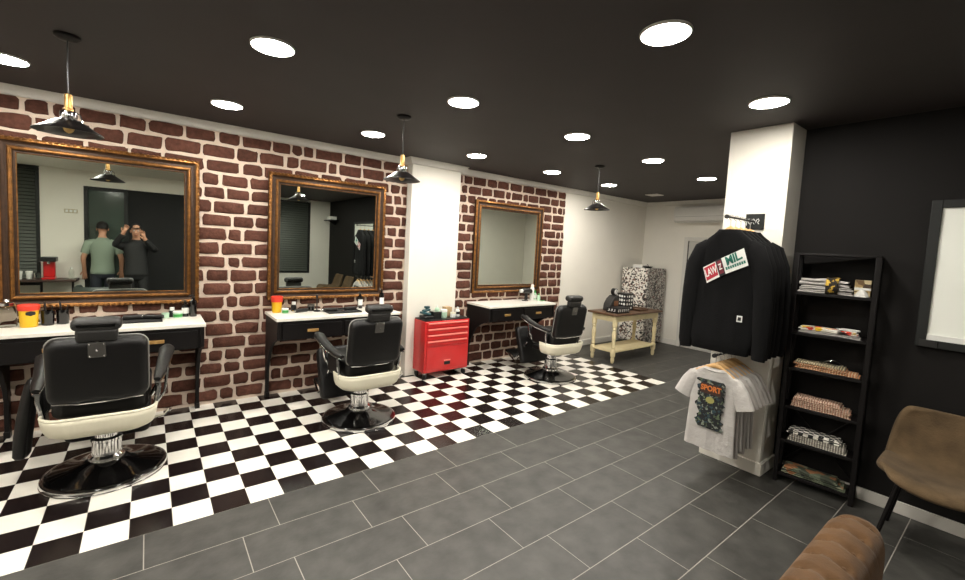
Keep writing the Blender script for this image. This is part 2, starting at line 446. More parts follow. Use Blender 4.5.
# door in the back wall
dm = MB().bb((XB - .03, 3.9, 0), (XB + .01, 3.97, 2.05)).bb((XB - .03, 2.98, 0), (XB + .01, 3.05, 2.05)).bb((XB - .03, 3.051, 1.98), (XB + .01, 3.899, 2.05))
d1 = dm.build('door_1', M['doorp'], kind='structure', bevel=.004)
MB().bb((XB - .012, 3.05, .01), (XB - .001, 3.885, 1.975)).build('panel', mat('door_leaf', (178, 176, 170), .5), d1)
MB().bb((XB - .014, 3.886, .005), (XB - .001, 3.899, 1.98)).build('gap', M['dark'], d1)
MB().tube([(XB - .02, 3.15, 1.02), (XB - .06, 3.15, 1.02), (XB - .06, 3.27, 1.02)], .01).build('handle', M['steel'], d1)
# window with white blind on the black wall
w1 = MB()
wy0, wy1, wz0, wz1 = -.75, .445, 1.17, 2.13
for lo, hi in (((wy0, wz0), (wy0 + .05, wz1)), ((wy1 - .05, wz0), (wy1, wz1)), ((wy0 + .05, wz0), (wy1 - .05, wz0 + .05)), ((wy0 + .05, wz1 - .05), (wy1 - .05, wz1))):
    w1.bb((XR - .035, lo[0], lo[1]), (XR + .01, hi[0], hi[1]))
w1 = w1.build('window_1', M['darkframe'], kind='structure', bevel=.003)
MB().bb((XR - .02, wy0 + .05, wz0 + .05), (XR - .013, wy1 - .05, wz1 - .05)).build('blind', M['blind'], w1)
MB().bb((XR - .03, wy0 + .05, wz0 + .05), (XR - .02, wy1 - .05, wz0 + .085)).build('blind_rail', M['label'], w1)
MB().bb((XR - .045, wy1 - .1, wz0 + .005), (XR - .035, wy1 - .02, wz0 + .05)).build('latch', M['blackplastic'], w1)

MB().bb((XL, YF1, 2.69), (1.0, .85, ZC)).build('ceiling_soffit', M['white'], kind='structure')

# ------------------------------------------------------------------ ceiling lights
def downlight(label, x, y):
    o = thing('downlight', label, 'ceiling light', (x, y, ZC), 0, 'round recessed ceiling lights')
    MB().lathe([(.107, 0), (.115, 0), (.115, -.006), (.112, -.011), (.107, -.012)], seg=32, caps=(False, False)).build('bezel', M['lampoff'], o)
    MB().lathe([(.0005, -.013), (.095, -.013), (.107, -.009), (.107, -.004), (.0005, -.004)], seg=32, caps=(False, False)).build('diffuser', M['lampon'], o)
    return o
DL = [(-.72, 4.02, 'round lit ceiling light at the left edge, above the first mirror'),
      (.51, 4.0, 'round lit ceiling light above the brick between first and second mirrors'),
      (1.74, 3.95, 'round lit ceiling light above the second mirror'),
      (3.0, 3.94, 'round lit ceiling light in front of the white pilaster'),
      (4.27, 3.95, 'round lit ceiling light above the third mirror'),
      (5.6, 4.0, 'round lit ceiling light beside the farthest pendant lamp'),
      (.55, 2.61, 'large round lit ceiling light at upper left between two pendant lamps'),
      (1.82, 2.58, 'round lit ceiling light right of the second pendant lamp, middle row'),
      (3.09, 2.58, 'round lit ceiling light in the middle row, third along'),
      (4.41, 2.61, 'round lit ceiling light in the middle row left of the pillar, fourth along'),
      (5.83, 2.68, 'round lit ceiling light farthest along the middle row, near the air conditioner'),
      (1.93, 1.13, 'largest round lit ceiling light at the top, right of centre'),
      (3.24, 1.14, 'round lit ceiling light just in front of the white pillar'),
      (.66, 1.13, 'round lit ceiling light behind the picture, seen only in the mirrors'),
      (-1.7, 1.2, 'unseen ceiling light added left of the picture, third row, before the coffee counter'),  # added out of view to brighten the front wall in the first mirror
      (-.55, 1.2, 'unseen ceiling light added outside the picture at left, third row'),  # extra unseen light, lifts what the first mirror reflects
      (-2.0, 2.6, 'unseen ceiling light added by the side wall behind the left edge'),  # added beyond the left edge, the mirrored wall was too dim
      (2.95, -1.35, 'round lit ceiling light before the shuttered window, in second mirror'),
      (-.72, 2.6, 'round lit ceiling light left of the picture edge, middle row')]
l0 = None
for x, y, lb in DL:
    if l0 is None: l0 = downlight(lb, x, y)
    else: again(l0, lb, (x, y, ZC))
v = thing('ceiling_vent', 'small pale rectangular vent in the dark ceiling at the far end', 'vent', (6.95, 4.04, ZC))
MB().bb((-.11, -.11, -.008), (.11, .11, 0)).build('frame', M['lampoff'], v, bevel=.002)
g_ = MB()
for k in range(6): g_.bb((-.09, -.085 + k * .03, -.012), (.09, -.07 + k * .03, -.008))
g_.build('grille', M['lampoff'], v)

# ------------------------------------------------------------------ pendant lamps
def pendant(label, loc):
    o = thing('pendant_lamp', label, 'pendant lamp', loc, 0, 'black pendant lamps')
    b = 2.20 - ZC
    MB().lathe([(.001, 0), (.058, 0), (.058, -.012), (.04, -.024), (.001, -.026)], seg=20, caps=(False, False)).build('ceiling_rose', M['blackpaint'], o)
    MB().tube([(0, 0, -.02), (0, 0, b + .2)], .0035, 8).build('cord', M['blackplastic'], o)
    MB().lathe([(.001, b + .205), (.016, b + .205), (.018, b + .2), (.018, b + .13), (.023, b + .125), (.023, b + .115), (.001, b + .115)], seg=18, caps=(False, False)).build('socket', M['brass'], o)
    c = MB().lathe([(.024, b + .115), (.036, b + .105), (.04, b + .085), (.034, b + .068), (.001, b + .066)], seg=20, caps=(True, False))
    for k in range(3):
        a = 2 * PI * k / 3
        c.tube([(.02 * cos(a), .02 * sin(a), b + .12), (.05 * cos(a), .05 * sin(a), b + .1), (.058 * cos(a), .058 * sin(a), b + .06)], .003, 6)
    c.build('cap', M['chrome'], o)
    MB().lathe([(.034, b + .07), (.052, b + .066), (.075, b + .05), (.115, b + .022), (.148, b + .002), (.152, b - .004), (.149, b - .004), (.113, b + .017), (.073, b + .044), (.05, b + .058), (.03, b + .062)], seg=36, caps=(False, False)).build('shade', M['shade'], o)
    MB().ball((0, 0, b + .028), (.026, .026, .034), 14).build('bulb', M['bulbglass'], o)
    return o
p0 = pendant('black metal pendant lamp with brass neck, nearest, over the first chair', (-.35, 3.29, ZC))
again(p0, 'black metal pendant lamp with brass neck hanging left of the white pilaster', (1.69, 3.23, ZC))
again(p0, 'small-looking black pendant lamp farthest away, beyond the third mirror', (4.34, 3.25, ZC))

# ------------------------------------------------------------------ mirrors
def wall_mirror(label, x0, x1, z0, z1, bead=True):
    cx_, cz_ = (x0 + x1) / 2, (z0 + z1) / 2; hx, hz = (x1 - x0) / 2, (z1 - z0) / 2
    o = thing('wall_mirror', label, 'mirror', (cx_, YW - .026, z0), 0, 'gilt framed wall mirrors')
    prof = [(0, 0), (0, .035), (.008, .045), (.022, .05), (.03, .045), (.036, .036), (.05, .03), (.066, .034), (.074, .044), (.084, .046), (.094, .036), (.1, .022), (.112, .022), (.118, .014), (.118, 0)]
    rings = []
    for sx, sz in ((-1, -1), (1, -1), (1, 1), (-1, 1), (-1, -1)):
        rings.append([Vector((sx * (hx - q), -d, hz + sz * (hz - q))) for q, d in prof])
    f = MB()
    for a, b, mi in ((0, 1, 1), (1, 4, 0), (4, 7, 1), (7, 10, 0), (10, 12, 1), (12, 13, 0), (13, 14, 1)):
        f.loft([r_[a:b + 1] for r_ in rings], mi, (False, False), closed=False)
    f.build('frame', [M['gold'], M['goldshade']], o, sharp=30)
    if bead:
        bd = MB(); p = .036
        def run(a, b, ax, side):
            n = int((b - a) / p)
            for k in range(n + 1):
                q = a + (b - a) * k / n
                for kk in (-1, 1):
                    if ax == 'x': bd.ball((q, -.043, hz + kk * (hz - .009)), (.0155, .012, .012), 8)
                    else: bd.ball((kk * (hx - .009), -.043, q), (.012, .012, .0155), 8)
        run(-hx + .02, hx - .02, 'x', 0); run(.05, 2 * hz - .05, 'z', 0)
        bd.build('rope_edge', M['gold'], o)
    MB().bb((-hx + .11, -.014, .11), (hx - .11, -.004, 2 * hz - .11)).build('glass', M['mirror'], o)
    return o
wall_mirror('wide gilt mirror with rope edge at far left, over the first console', -.92, .385, 1.02, 2.335)
wall_mirror('gilt mirror with rope edge above the second console, left of the pilaster', .982, 2.275, 1.02, 2.335)
wall_mirror('plain brown gilt mirror above the third console, right of the pilaster', 3.645, 4.995, 1.02, 2.335, False)

# ------------------------------------------------------------------ consoles
def console(label, x0, x1):
    w = x1 - x0; D = .5
    o = thing('console', label, 'console', (x0, YW - .026, 0), 0, 'black vanity consoles')
    MB().bb((-.01, -D - .012, .872), (w + .01, 0, .9)).build('top', M['topwhite'], o, bevel=.003)
    MB().bb((.02, -D + .02, .68), (w - .02, -.02, .872)).bb((.02, -D + .004, .845), (w - .02, -D + .02, .872)).build('apron', M['blackpaint'], o, bevel=.003)
    for k in (0, 1):
        a = .05 + k * (w / 2 - .03)
        d = MB().bb((a, -D + .004, .69), (a + w / 2 - .07, -D + .02, .842)).build('drawer', M['blackpaint'], o, bevel=.004)
        c = a + (w / 2 - .07) / 2
        pm = MB(); rings = []
        for i in range(9):
            t = PI * i / 8
            rings.append([Vector((c - .055 * cos(t), -D + .004 - .022 * sin(t) * s, .765 + hz)) for s, hz in ((0, .018), (.7, .014), (1, -.006), (.92, -.01), (.0, -.004))])
        pm.loft(rings, 0, (False, False)); pm.build('cup_pull', M['brass'], d)
    for sx in (0, 1):
        xa = .0 if sx == 0 else w - .03
        poly = [(-D, .872), (-D, .70), (-D + .03, .68), (-D + .1, .665), (-D + .2, .625), (-D + .29, .56), (-.15, .47), (-.09, .38), (-.06, .28), (-.055, 0), (0, 0), (0, .872)]
        MB().prism(poly, 'x', xa, xa + .03).build('side_bracket', M['blackpaint'], o, bevel=.003)
        MB().bb((xa - .004, -.07, 0), (xa + .034, 0, .05)).build('foot', M['blackpaint'], o, bevel=.003)
    return o
console('black console with white top at far left, behind the nearest chair', -.90, .39)
console('black console with white top under the second mirror, behind middle chair', .98, 2.27)
console('black console with white top under the third mirror, right of red cabinet', 3.6, 4.86)

# ------------------------------------------------------------------ barber chairs
def barber_chair(label, loc, rotz):
    o = thing('barber_chair', label, 'barber chair', loc, rotz, 'black and white barber chairs')
    MB().lathe([(.001, 0), (.325, 0), (.335, .006), (.338, .018), (.33, .032), (.315, .038), (.29, .042), (.2, .062), (.13, .085), (.1, .105), (.001, .106)], seg=48, caps=(False, False)).build('base', M['gloss'], o, sharp=50)
    MB().lathe([(.312, .037), (.337, .03), (.341, .018), (.337, .004), (.341, .0045)], seg=48, caps=(False, False)).build('base_rim', M['chrome'], o)
    c = MB(); prof = [(.001, .1), (.1, .1), (.1, .125), (.084, .14), (.08, .16), (.08, .23), (.086, .235), (.086, .25), (.066, .26), (.066, .37), (.001, .37)]
    c.lathe(prof, seg=28, caps=(False, False)).build('hydraulic_column', M['chrome'], o, sharp=30)
    MB().bb((-.16, -.2, .36), (.16, .2, .41)).build('seat_carrier', M['blackplastic'], o, bevel=.006)
    # white shell wrapping the seat from the back
    def plan(hx, hy, r, n):
        pts = [(-hx, -.08), (-hx, -.11), (-hx, -.14)]
        for k in range(n + 1):
            a = PI + (PI / 2) * k / n; pts.append((-hx + r + r * cos(a), -hy + r + r * sin(a)))
        m = 22
        for k in range(1, m): pts.append((-hx + r + (2 * hx - 2 * r) * k / m, -hy))
        for k in range(n + 1):
            a = 1.5 * PI + (PI / 2) * k / n; pts.append((hx - r + r * cos(a), -hy + r + r * sin(a)))
        return pts + [(hx, -.14), (hx, -.11), (hx, -.08)]
    rings = []
    for hx, hy, rr, z in ((.10, .12, .06, .37), (.19, .22, .1, .372), (.24, .28, .12, .378), (.262, .308, .12, .396), (.275, .322, .12, .43), (.282, .33, .12, .475), (.285, .333, .12, .51)):
        pp = plan(hx, hy, rr, 7)
        rings.append([Vector((x * (1 - (.006 if i % 2 and z > .39 and z < .505 else 0)), y * (1 - (.02 if i % 2 and z > .39 and z < .505 and y < -.2 else 0)) , z + .0 )) for i, (x, y) in enumerate(pp)])
    sh = MB(); sh.loft(rings, 0, (False, False), closed=False)
    sh.build('seat_shell', M['cream'], o, solid=.016, sharp=60)
    rr_ = rings[-1]
    MB().tube(rr_, .010, 8).build('shell_rim', M['cream'], o)
    MB().loft(xf(cushion(.24, .27, .075, .08, .04), TR((0, .0, .56)))).build('seat_cushion', M['leather'], o, sharp=60)
    # reclined back
    tb = TR((0, -.285, .80), rx=math.radians(99))
    bk = MB().loft(xf(cushion(.245, .21, .06, .06, .045), tb)).build('backrest', M['leather'], o, sharp=60)
    ring = rbox_ring(0, 0, .247, .212, .06, -.012, 6); ring.append(ring[0])
    MB().tube([tb @ p for p in ring], .0045, 6).build('piping', M['piping'], bk)
    MB().tube([tb @ Vector((-.22, -.19, .048)), tb @ Vector((-.1, -.2, .053)), tb @ Vector((.1, -.2, .053)), tb @ Vector((.22, -.19, .048))], .006, 8).build('bottom_strip', M['chrome'], bk)
    pt = MB().loft(xf(cushion(.042, .048, .005, .006, .003, 3, 2), tb @ TR((0, .15, .062)))).build('bracket_plate', M['steel'], bk)
    for sx, sy, rs in ((-1, -1, .005), (1, -1, .005), (-1, 1, .005), (1, 1, .005), (0, 0, .008)):
        MB().ball(tb @ Vector((sx * .033, .15 + sy * .038, .068)), rs, 8).build('screw', M['chrome'], pt)
    th = TR((0, -.345, 1.075), rx=math.radians(97))
    hd = MB().loft(xf(cushion(.12, .036, .052, .03, .03), th @ TR((0, .022, 0)))).loft(xf(cushion(.1, .04, .034, .02, .02), th @ TR((0, -.042, .012)))).build('headrest', M['leatherg'], o, sharp=60)
    MB().tube([tb @ Vector((0, .12, .045)), tb @ Vector((0, .22, .03)), th @ Vector((0, 0, .0))], .016, 8).build('headrest_bar', M['steel'], hd)
    for s in (-1, 1):
        pts = [(s * .292, -.27, .69), (s * .3, -.2, .695), (s * .312, -.05, .715), (s * .325, .08, .75), (s * .335, .18, .79), (s * .335, .235, .80)]
        a = MB().tube(pts, [.02, .03, .038, .044, .05, .026], 12, flat=.6).build('armrest', M['leather'], o, sharp=60)
        pts2 = [Vector(p) + Vector((0, 0, -.022)) for p in pts]
        sp = MB().tube(pts2, [.016, .026, .034, .04, .046, .02], 10, flat=.5)
        sp.tube([(s * .27, -.2, .45), (s * .298, -.2, .6), (s * .3, -.2, .69)], .014, 8)
        sp.tube([(s * .24, .08, .47), (s * .305, .1, .6), (s * .325, .12, .74)], .014, 8)
        sp.build('arm_frame', M['chrome'], a)
        MB().prism([(-.19, .49), (-.19, .68), (-.02, .69), (.09, .73), (.07, .49)], 'x', s * .282 - .006, s * .282 + .006).build('arm_panel', M['leather'], a, bevel=.003)
    # calf rest and footrest at the front
    tc_ = TR((-.02, .36, .37), rx=math.radians(70))
    MB().loft(xf(cushion(.25, .25, .045, .05, .03), tc_)).build('calf_rest', M['leather'], o, sharp=60)
    ft = MB()
    for s in (-1, 1): ft.tube([(s * .2, .26, .43), (s * .215, .42, .2), (s * .215, .52, .13), (s * .2, .72, .2)], .012, 8)
    ft.tube([(-.2, .72, .2), (.2, .72, .2)], .012, 8)
    fr = ft.build('footrest', M['chrome'], o)
    MB().box((0, .625, .185), (.38, .2, .016), 0, Matrix.Rotation(.3, 3, 'X')).build('foot_plate', M['leatherg'], fr, bevel=.004)
    MB().tube([(.1, -.1, .38), (.26, -.14, .38), (.33, -.16, .4), (.36, -.165, .44)], [.009, .009, .009, .014], 8).build('pump_lever', M['chrome'], o)
    MB().tube([(.29, -.16, .5), (.33, -.13, .56), (.345, -.1, .72)], [.008, .008, .011], 8).build('recline_lever', M['chrome'], o)
    return o
bc = barber_chair('nearest black barber chair with white seat shell, in front of the first mirror', (-.23, 3.75, 0), math.radians(-3))
again(bc, 'middle black barber chair with white seat shell, left of the red cabinet', (1.6, 3.74, 0), math.radians(1))
again(bc, 'farthest black barber chair with white seat shell, beside the cream worktable', (4.27, 3.76, 0), math.radians(-5))

o = thing('cutting_cape', 'black cape hanging from the left arm of the nearest barber chair', 'cape', (-.645, 3.9, 0))
rings = []
for z, hx, hy, dx in ((.665, .02, .05, .035), (.63, .03, .06, .03), (.55, .036, .065, .02), (.42, .04, .07, .0), (.3, .042, .07, -.015), (.17, .04, .07, -.025), (.145, .026, .05, -.025)):
    rings.append([Vector((dx + hx * cos(t) * (1 + .18 * sin(5 * t + z * 4)), hy * sin(t), z)) for t in [2 * PI * q / 26 for q in range(26)]])
MB().loft(rings).build('cloth', M['leather'], o, sharp=80)

# ------------------------------------------------------------------ red tool cabinet
tc0 = thing('tool_cabinet', 'red metal tool cabinet on castors in front of the white pilaster', 'tool cabinet', (3.03, 4.53, 0))
hw, hd_ = .335, .135
MB().bb((-hw, -hd_, .09), (hw, hd_, .735)).build('body', M['red'], tc0, bevel=.006)
MB().bb((-hw + .004, -hd_ + .004, .736), (hw - .004, hd_ - .004, .748)).build('top_mat', M['blackplastic'], tc0)
for k in range(4):
    z1 = .72 - k * .076
    d = MB().bb((-hw + .03, -hd_ - .012, z1 - .064), (hw - .03, -hd_, z1)).build('drawer', M['red'], tc0, bevel=.003)
    MB().prism([(-hd_ - .012, z1 - .002), (-hd_ - .026, z1 - .006), (-hd_ - .026, z1 - .016), (-hd_ - .012, z1 - .024)], 'x', -hw + .04, hw - .04).build('handle', M['redlip'], d)
dd = MB().bb((-hw + .03, -hd_ - .012, .125), (hw - .03, -hd_, .41)).build('door', M['red'], tc0, bevel=.003)
MB().bb((-.045, -hd_ - .02, .175), (.045, -hd_ - .012, .215)).build('latch', M['blackplastic'], dd, bevel=.003)
MB().bb((-.05, -hd_ - .016, .222), (.05, -hd_ - .012, .236)).build('badge', M['redlip'], dd)
for sx in (-1, 1):
    for sy in (-1, 1):
        cm = MB().box((sx * (hw - .04), sy * (hd_ - .035), .08), (.03, .035, .03)).build('caster', M['chrome'], tc0)
        MB().prism([(sy * (hd_ - .035) + .036 * cos(a * PI / 8), .037 + .036 * sin(a * PI / 8)) for a in range(16)], 'x', sx * (hw - .04) - .011, sx * (hw - .04) + .011).build('wheel', M['rubber'], cm)
for k in range(3):
    pass
sd = MB().tube([(hw + .002, -.06, .6), (hw + .03, -.06, .6), (hw + .03, .06, .6), (hw + .002, .06, .6)], .008).build('side_handle', M['chrome'], tc0)
ZT = .749

def lathe_thing(name, label, cat, loc, prof, m, lid=None, lidm=None, lab=None, group=None, body='body', lidname='lid', seg=20):
    o = thing(name, label, cat, loc, 0, group)
    MB().lathe([(.0005, prof[0][1])] + prof + [(.0005, prof[-1][1])], seg=seg, caps=(False, False)).build(body, m, o)
    if lid: MB().lathe([(.0005, lid[0][1])] + lid + [(.0005, lid[-1][1])], seg=seg, caps=(False, False)).build(lidname, lidm, o)
    if lab:
        r, z0, z1, lm = lab
        n = 12; b = MB()
        rings = [[Vector(((r + .0012) * cos(a), (r + .0012) * sin(a), z)) for a in [math.radians(-90 - 70 + 140 * k / n) for k in range(n + 1)]] for z in (z0, z1)]
        b.loft(rings, 0, (False, False), closed=False); b.build('label', lm, o)
    return o

# things on the red cabinet
o = thing('clipper_dock', 'dark teal hair clipper stack at left on the red cabinet', 'hair clipper', (2.80, 4.56, ZT))
mb = MB().bb((-.06, -.07, 0), (.07, .07, .035))
mb.build('stand', M['blackplastic'], o, bevel=.008)
MB().box((-.01, 0, .062), (.12, .1, .03), 0, Matrix.Rotation(.2, 3, 'Y')).build('clipper', M['teal'], o, bevel=.01)
MB().box((0.0, 0, .10), (.10, .06, .03), 0, Matrix.Rotation(-.2, 3, 'Y')).build('trimmer', M['teal'], o, bevel=.01)
MB().box((.01, 0, .14), (.065, .045, .024)).box((.01, 0, .12), (.04, .03, .03)).build('charger', M['teal'], o, bevel=.006)
o = thing('storage_box', 'low black box on the red cabinet beside the teal clippers', 'box', (2.93, 4.55, ZT))
MB().bb((-.055, -.06, 0), (.055, .06, .075)).build('body', M['blackplastic'], o, bevel=.005)
MB().bb((-.058, -.063, .06), (.058, .063, .085)).build('lid', M['gloss'], o, bevel=.005)
lathe_thing('tub_pot', 'pale mint round tub at the middle of the red cabinet', 'tub', (3.045, 4.53, ZT), [(.04, 0), (.043, .01), (.045, .07), (.04, .075)], M['mint'], [(.046, .075), (.046, .1), (.04, .105)], M['label'])
lathe_thing('spray_bottle', 'pale green bottle behind the mint tub on the red cabinet', 'bottle', (3.0, 4.62, ZT), [(.03, 0), (.032, .01), (.032, .1), (.015, .12)], M['mint'], [(.014, .12), (.014, .15)], M['label'])
o = thing('card_box', 'brown card box at the back of the red cabinet', 'box', (3.15, 4.61, ZT))
MB().bb((-.05, -.04, 0), (.05, .04, .12)).build('body', M['beige'], o, bevel=.002)
MB().bb((-.051, -.041, .095), (.051, .041, .124)).build('lid', M['beige'], o, bevel=.002)
lathe_thing('cream_jar', 'low white jar at the right front of the red cabinet', 'jar', (3.17, 4.5, ZT), [(.034, 0), (.036, .01), (.036, .045), (.03, .05)], M['label'], [(.037, .05), (.037, .065)], M['cream'])
lathe_thing('lotion_bottle', 'white bottle with dark label at the right end of the red cabinet', 'bottle', (3.27, 4.54, ZT), [(.028, 0), (.03, .008), (.03, .085), (.014, .1)], M['label'], [(.013, .1), (.013, .125)], M['label'], (.03, .03, .065, M['ink']))

# ------------------------------------------------------------------ things on the first console
ZS = .901
lathe_thing('glass_jar', 'clear glass barber jar with metal lid at far left of first console', 'jar', (-.85, 4.62, ZS), [(.052, 0), (.055, .01), (.055, .13), (.042, .15), (.042, .16)], M['clear'], [(.045, .16), (.046, .18), (.02, .19), (.014, .21)], M['chrome'], body='jar')
o = lathe_thing('powder_tub', 'yellow tub with coral red lid and black label on first console', 'tub', (-.725, 4.56, ZS), [(.046, 0), (.05, .008), (.056, .13)], M['yellow'], [(.06, .128), (.063, .14), (.063, .165), (.058, .17)], M['coral'])
mb = MB(); rings = []
for z, q in ((.088, .0), (.095, .022), (.107, .027), (.119, .022), (.126, .0)):
    a0 = math.radians(-70); rr = .046 + .01 * z / .13 + .0015
    rings.append([Vector((rr * cos(a0 + t * (q + .0005) / .05), rr * sin(a0 + t * (q + .0005) / .05), z)) for t in (-1, -.5, 0, .5, 1)])
mb.loft(rings, 0, (False, False), closed=False); mb.build('label', M['ink'], o)
for x, y, lb in ((-.628, 4.6, 'black tumbler next to the yellow tub on first console'), (-.545, 4.63, 'second black tumbler, right of the other, holding scissors on first console')):
    o = lathe_thing('tumbler', lb, 'tumbler', (x, y, ZS), [(.036, 0), (.038, .005), (.041, .115), (.036, .115), (.034, .02)], M['gloss'], group='black tumblers on the first console', body='cup')
    mb = MB()
    for k in range(3):
        a = k * 2.1; mb.tube([(.01 * cos(a), .01 * sin(a), .03), (.03 * cos(a), .03 * sin(a), .15 + .02 * k)], .004, 6)
    mb.build('comb', M['blackplastic'], o)
def tool_tray(label, x, y, w, d):
    o = thing('tool_tray', label, 'tray', (x, y, ZS))
    d += .08
    MB().bb((-w / 2, -d / 2, 0), (w / 2, d / 2, .006)).bb((-w / 2, -d / 2, .006), (w / 2, -d / 2 + .008, .016)).bb((-w / 2, d / 2 - .008, .006), (w / 2, d / 2, .016)).bb((-w / 2, -d / 2, .006), (-w / 2 + .008, d / 2, .016)).bb((w / 2 - .008, -d / 2, .006), (w / 2, d / 2, .016)).build('base', M['rubber'], o, bevel=.002)
    return o
def clipper(label, loc, rz, m=None):
    o = thing('hair_clipper', label, 'hair clipper', loc, rz)
    MB().loft(xf(cushion(.022, .075, .018, .016, .012), TR((0, 0, .019)))).build('body', m or M['blackplastic'], o)
    MB().box((0, .085, .02), (.038, .024, .014)).build('blade', M['chrome'], o, bevel=.002)
    return o
def scissors(label, loc, rz):
    o = thing('scissors', label, 'scissors', loc, rz)
    for s in (-1, 1):
        MB().prism([(0, 0), (s * .008, .0), (s * .012, .09)], 'z', .001, .004).build('blade', M['chrome'], o)
        pts = [(s * .014 + .014 * cos(k * PI / 6) * s, -.03 + .018 * sin(k * PI / 6), .004) for k in range(13)]
        MB().tube(pts, .003, 6).build('handle', M['chrome'], o)
    return o
tool_tray('black tool tray on the first console, right of the chair headrest', -.06, 4.6, .32, .2)
clipper('black hair clipper lying in the tray on the first console', (.04, 4.6, ZS + .007), 1.2)
clipper('second black clipper in the first console tray, nearer the wall', (-.1, 4.63, ZS + .007), 1.7, M['leatherg'])
lathe_thing('wax_pot', 'small pale wax pot on the first console near its right end', 'pot', (.125, 4.66, ZS), [(.026, 0), (.028, .004), (.028, .03)], M['mint'], [(.029, .03), (.029, .045)], M['mint'])
lathe_thing('tonic_bottle', 'dark tonic bottle with white cap on the first console', 'bottle', (.175, 4.7, ZS), [(.024, 0), (.026, .005), (.026, .05), (.012, .062)], M['blackplastic'], [(.018, .06), (.018, .088)], M['label'])
lathe_thing('gel_jar', 'pale green gel jar in front of white-capped bottle, first console', 'jar', (.215, 4.64, ZS), [(.034, 0), (.036, .005), (.036, .045)], M['mint'], [(.037, .045), (.037, .058)], M['label'], (.036, .01, .035, M['green']))
def pump(label, x, y, h, group, lab=True):
    o = lathe_thing('pump_bottle', label, 'bottle', (x, y, ZS), [(.026, 0), (.029, .006), (.029, h * .72), (.012, h * .8), (.012, h * .86)], M['gloss'], [(.014, h * .86), (.014, h * .92), (.006, h * .93), (.006, h)], M['blackplastic'], (.029, h * .2, h * .55, M['label']) if lab else None, group, lidname='pump_head')
    MB().tube([(0, 0, h), (-.03, -.015, h - .004), (-.036, -.018, h - .012)], .005, 6).build('spout', M['blackplastic'], o)
    return o
pump('tall black pump bottle at the right end of the first console', .335, 4.67, .2, 'black bottles on the first console', False)
pump('shorter black bottle left of the tall pump, first console right end', .275, 4.69, .15, 'black bottles on the first console')

# second console
o = lathe_thing('comb_tumbler', 'yellow tumbler with coral red rim at the left of second console', 'tumbler', (1.06, 4.66, ZS), [(.042, 0), (.044, .005), (.052, .13)], M['yellow'], [(.055, .11), (.058, .165), (.053, .165), (.05, .12)], M['coral'], lidname='rim')
lathe_thing('wax_jar', 'small clear jar with green label in front of yellow tumbler', 'jar', (1.12, 4.57, ZS), [(.03, 0), (.032, .004), (.032, .04)], M['mint'], [(.033, .04), (.033, .052)], M['label'], (.032, .01, .034, M['green']))
lathe_thing('tonic_bottle', 'small dark bottle with white cap on second console', 'bottle', (1.235, 4.69, ZS), [(.026, 0), (.028, .005), (.028, .06), (.013, .072)], M['blackplastic'], [(.02, .07), (.02, .098)], M['label'])
clipper('black clipper lying on the second console, left of its tray', (1.29, 4.6, ZS), 1.9)
lathe_thing('wax_pot', 'dark round pot with pale lid at the middle of second console', 'pot', (1.405, 4.66, ZS), [(.034, 0), (.036, .004), (.036, .05)], M['gloss'], [(.037, .05), (.037, .068)], M['steel'])
o = thing('razor_stand', 'thin black razor stand on second console against the mirror frame', 'razor stand', (1.45, 4.6, ZS))
MB().lathe([(.001, 0), (.035, 0), (.035, .01), (.008, .016), (.006, .02), (.006, .16), (.001, .161)], seg=16, caps=(False, False)).build('stem', M['blackplastic'], o)
MB().ball((0, 0, .165), (.014, .014, .022), 10).build('knob', M['blackplastic'], o)
tool_tray('black tool tray on the second console, left of the chair headrest', 1.69, 4.52, .36, .2)
scissors('steel scissors lying open in the second console tray', (1.72, 4.5, ZS + .007), -1.1)
clipper('grey clipper in the second console tray, at its left', (1.57, 4.52, ZS + .007), 1.4, M['leatherg'])
clipper('black trimmer in the second console tray, beside the scissors', (1.8, 4.54, ZS + .007), -1.3)
pump('black pump bottle with white label at the middle right of second console', 1.96, 4.66, .19, 'black bottles on the second console')
pump('taller black bottle with pale label at the right of second console', 2.2, 4.6, .23, 'black bottles on the second console')
lathe_thing('cream_jar', 'small white jar at the far right end of second console', 'jar', (2.225, 4.42, ZS), [(.02, 0), (.022, .004), (.022, .04)], M['label'], [(.023, .04), (.023, .055)], M['lampoff'])

# third console
o = thing('hair_dryer', 'black hair dryer with white nozzle resting in stand on third console', 'hair dryer', (4.56, 4.6, ZS))
MB().lathe([(.001, 0), (.05, 0), (.05, .008), (.012, .014), (.01, .1), (.001, .1)], seg=18, caps=(False, False)).build('stand', M['blackplastic'], o)
bm_ = MB(); bm_.tube([(.12, 0, .14), (.06, 0, .15), (-.02, 0, .155), (-.07, 0, .15)], [.03, .042, .045, .034], 14); bm_.build('barrel', M['blackplastic'], o)
MB().tube([(-.07, 0, .15), (-.1, 0, .147)], [.03, .026], 14).build('nozzle', M['label'], o)
MB().tube([(.02, 0, .12), (.03, 0, .06), (.035, 0, .015)], [.02, .017, .016], 10).build('handle', M['blackplastic'], o)
lathe_thing('foam_can', 'tall white foam can on the third console', 'can', (4.72, 4.62, ZS), [(.03, 0), (.032, .005), (.032, .185), (.024, .2)], M['label'], [(.022, .2), (.022, .235), (.016, .245)], M['lampoff'])
lathe_thing('lotion_bottle', 'clear lotion bottle with green cap beside white foam can, third console', 'bottle', (4.805, 4.64, ZS), [(.028, 0), (.03, .005), (.03, .09), (.014, .11)], M['mint'], [(.016, .11), (.016, .15)], M['green'], (.03, .03, .08, M['label']))
lathe_thing('tonic_bottle', 'short clear bottle with green cap at the right of third console', 'bottle', (4.79, 4.54, ZS), [(.024, 0), (.026, .005), (.026, .07), (.012, .085)], M['mint'], [(.014, .085), (.014, .11)], M['green'])
o = thing('comb', 'green flat comb lying at the right end of third console', 'comb', (4.83, 4.5, ZS), .3)
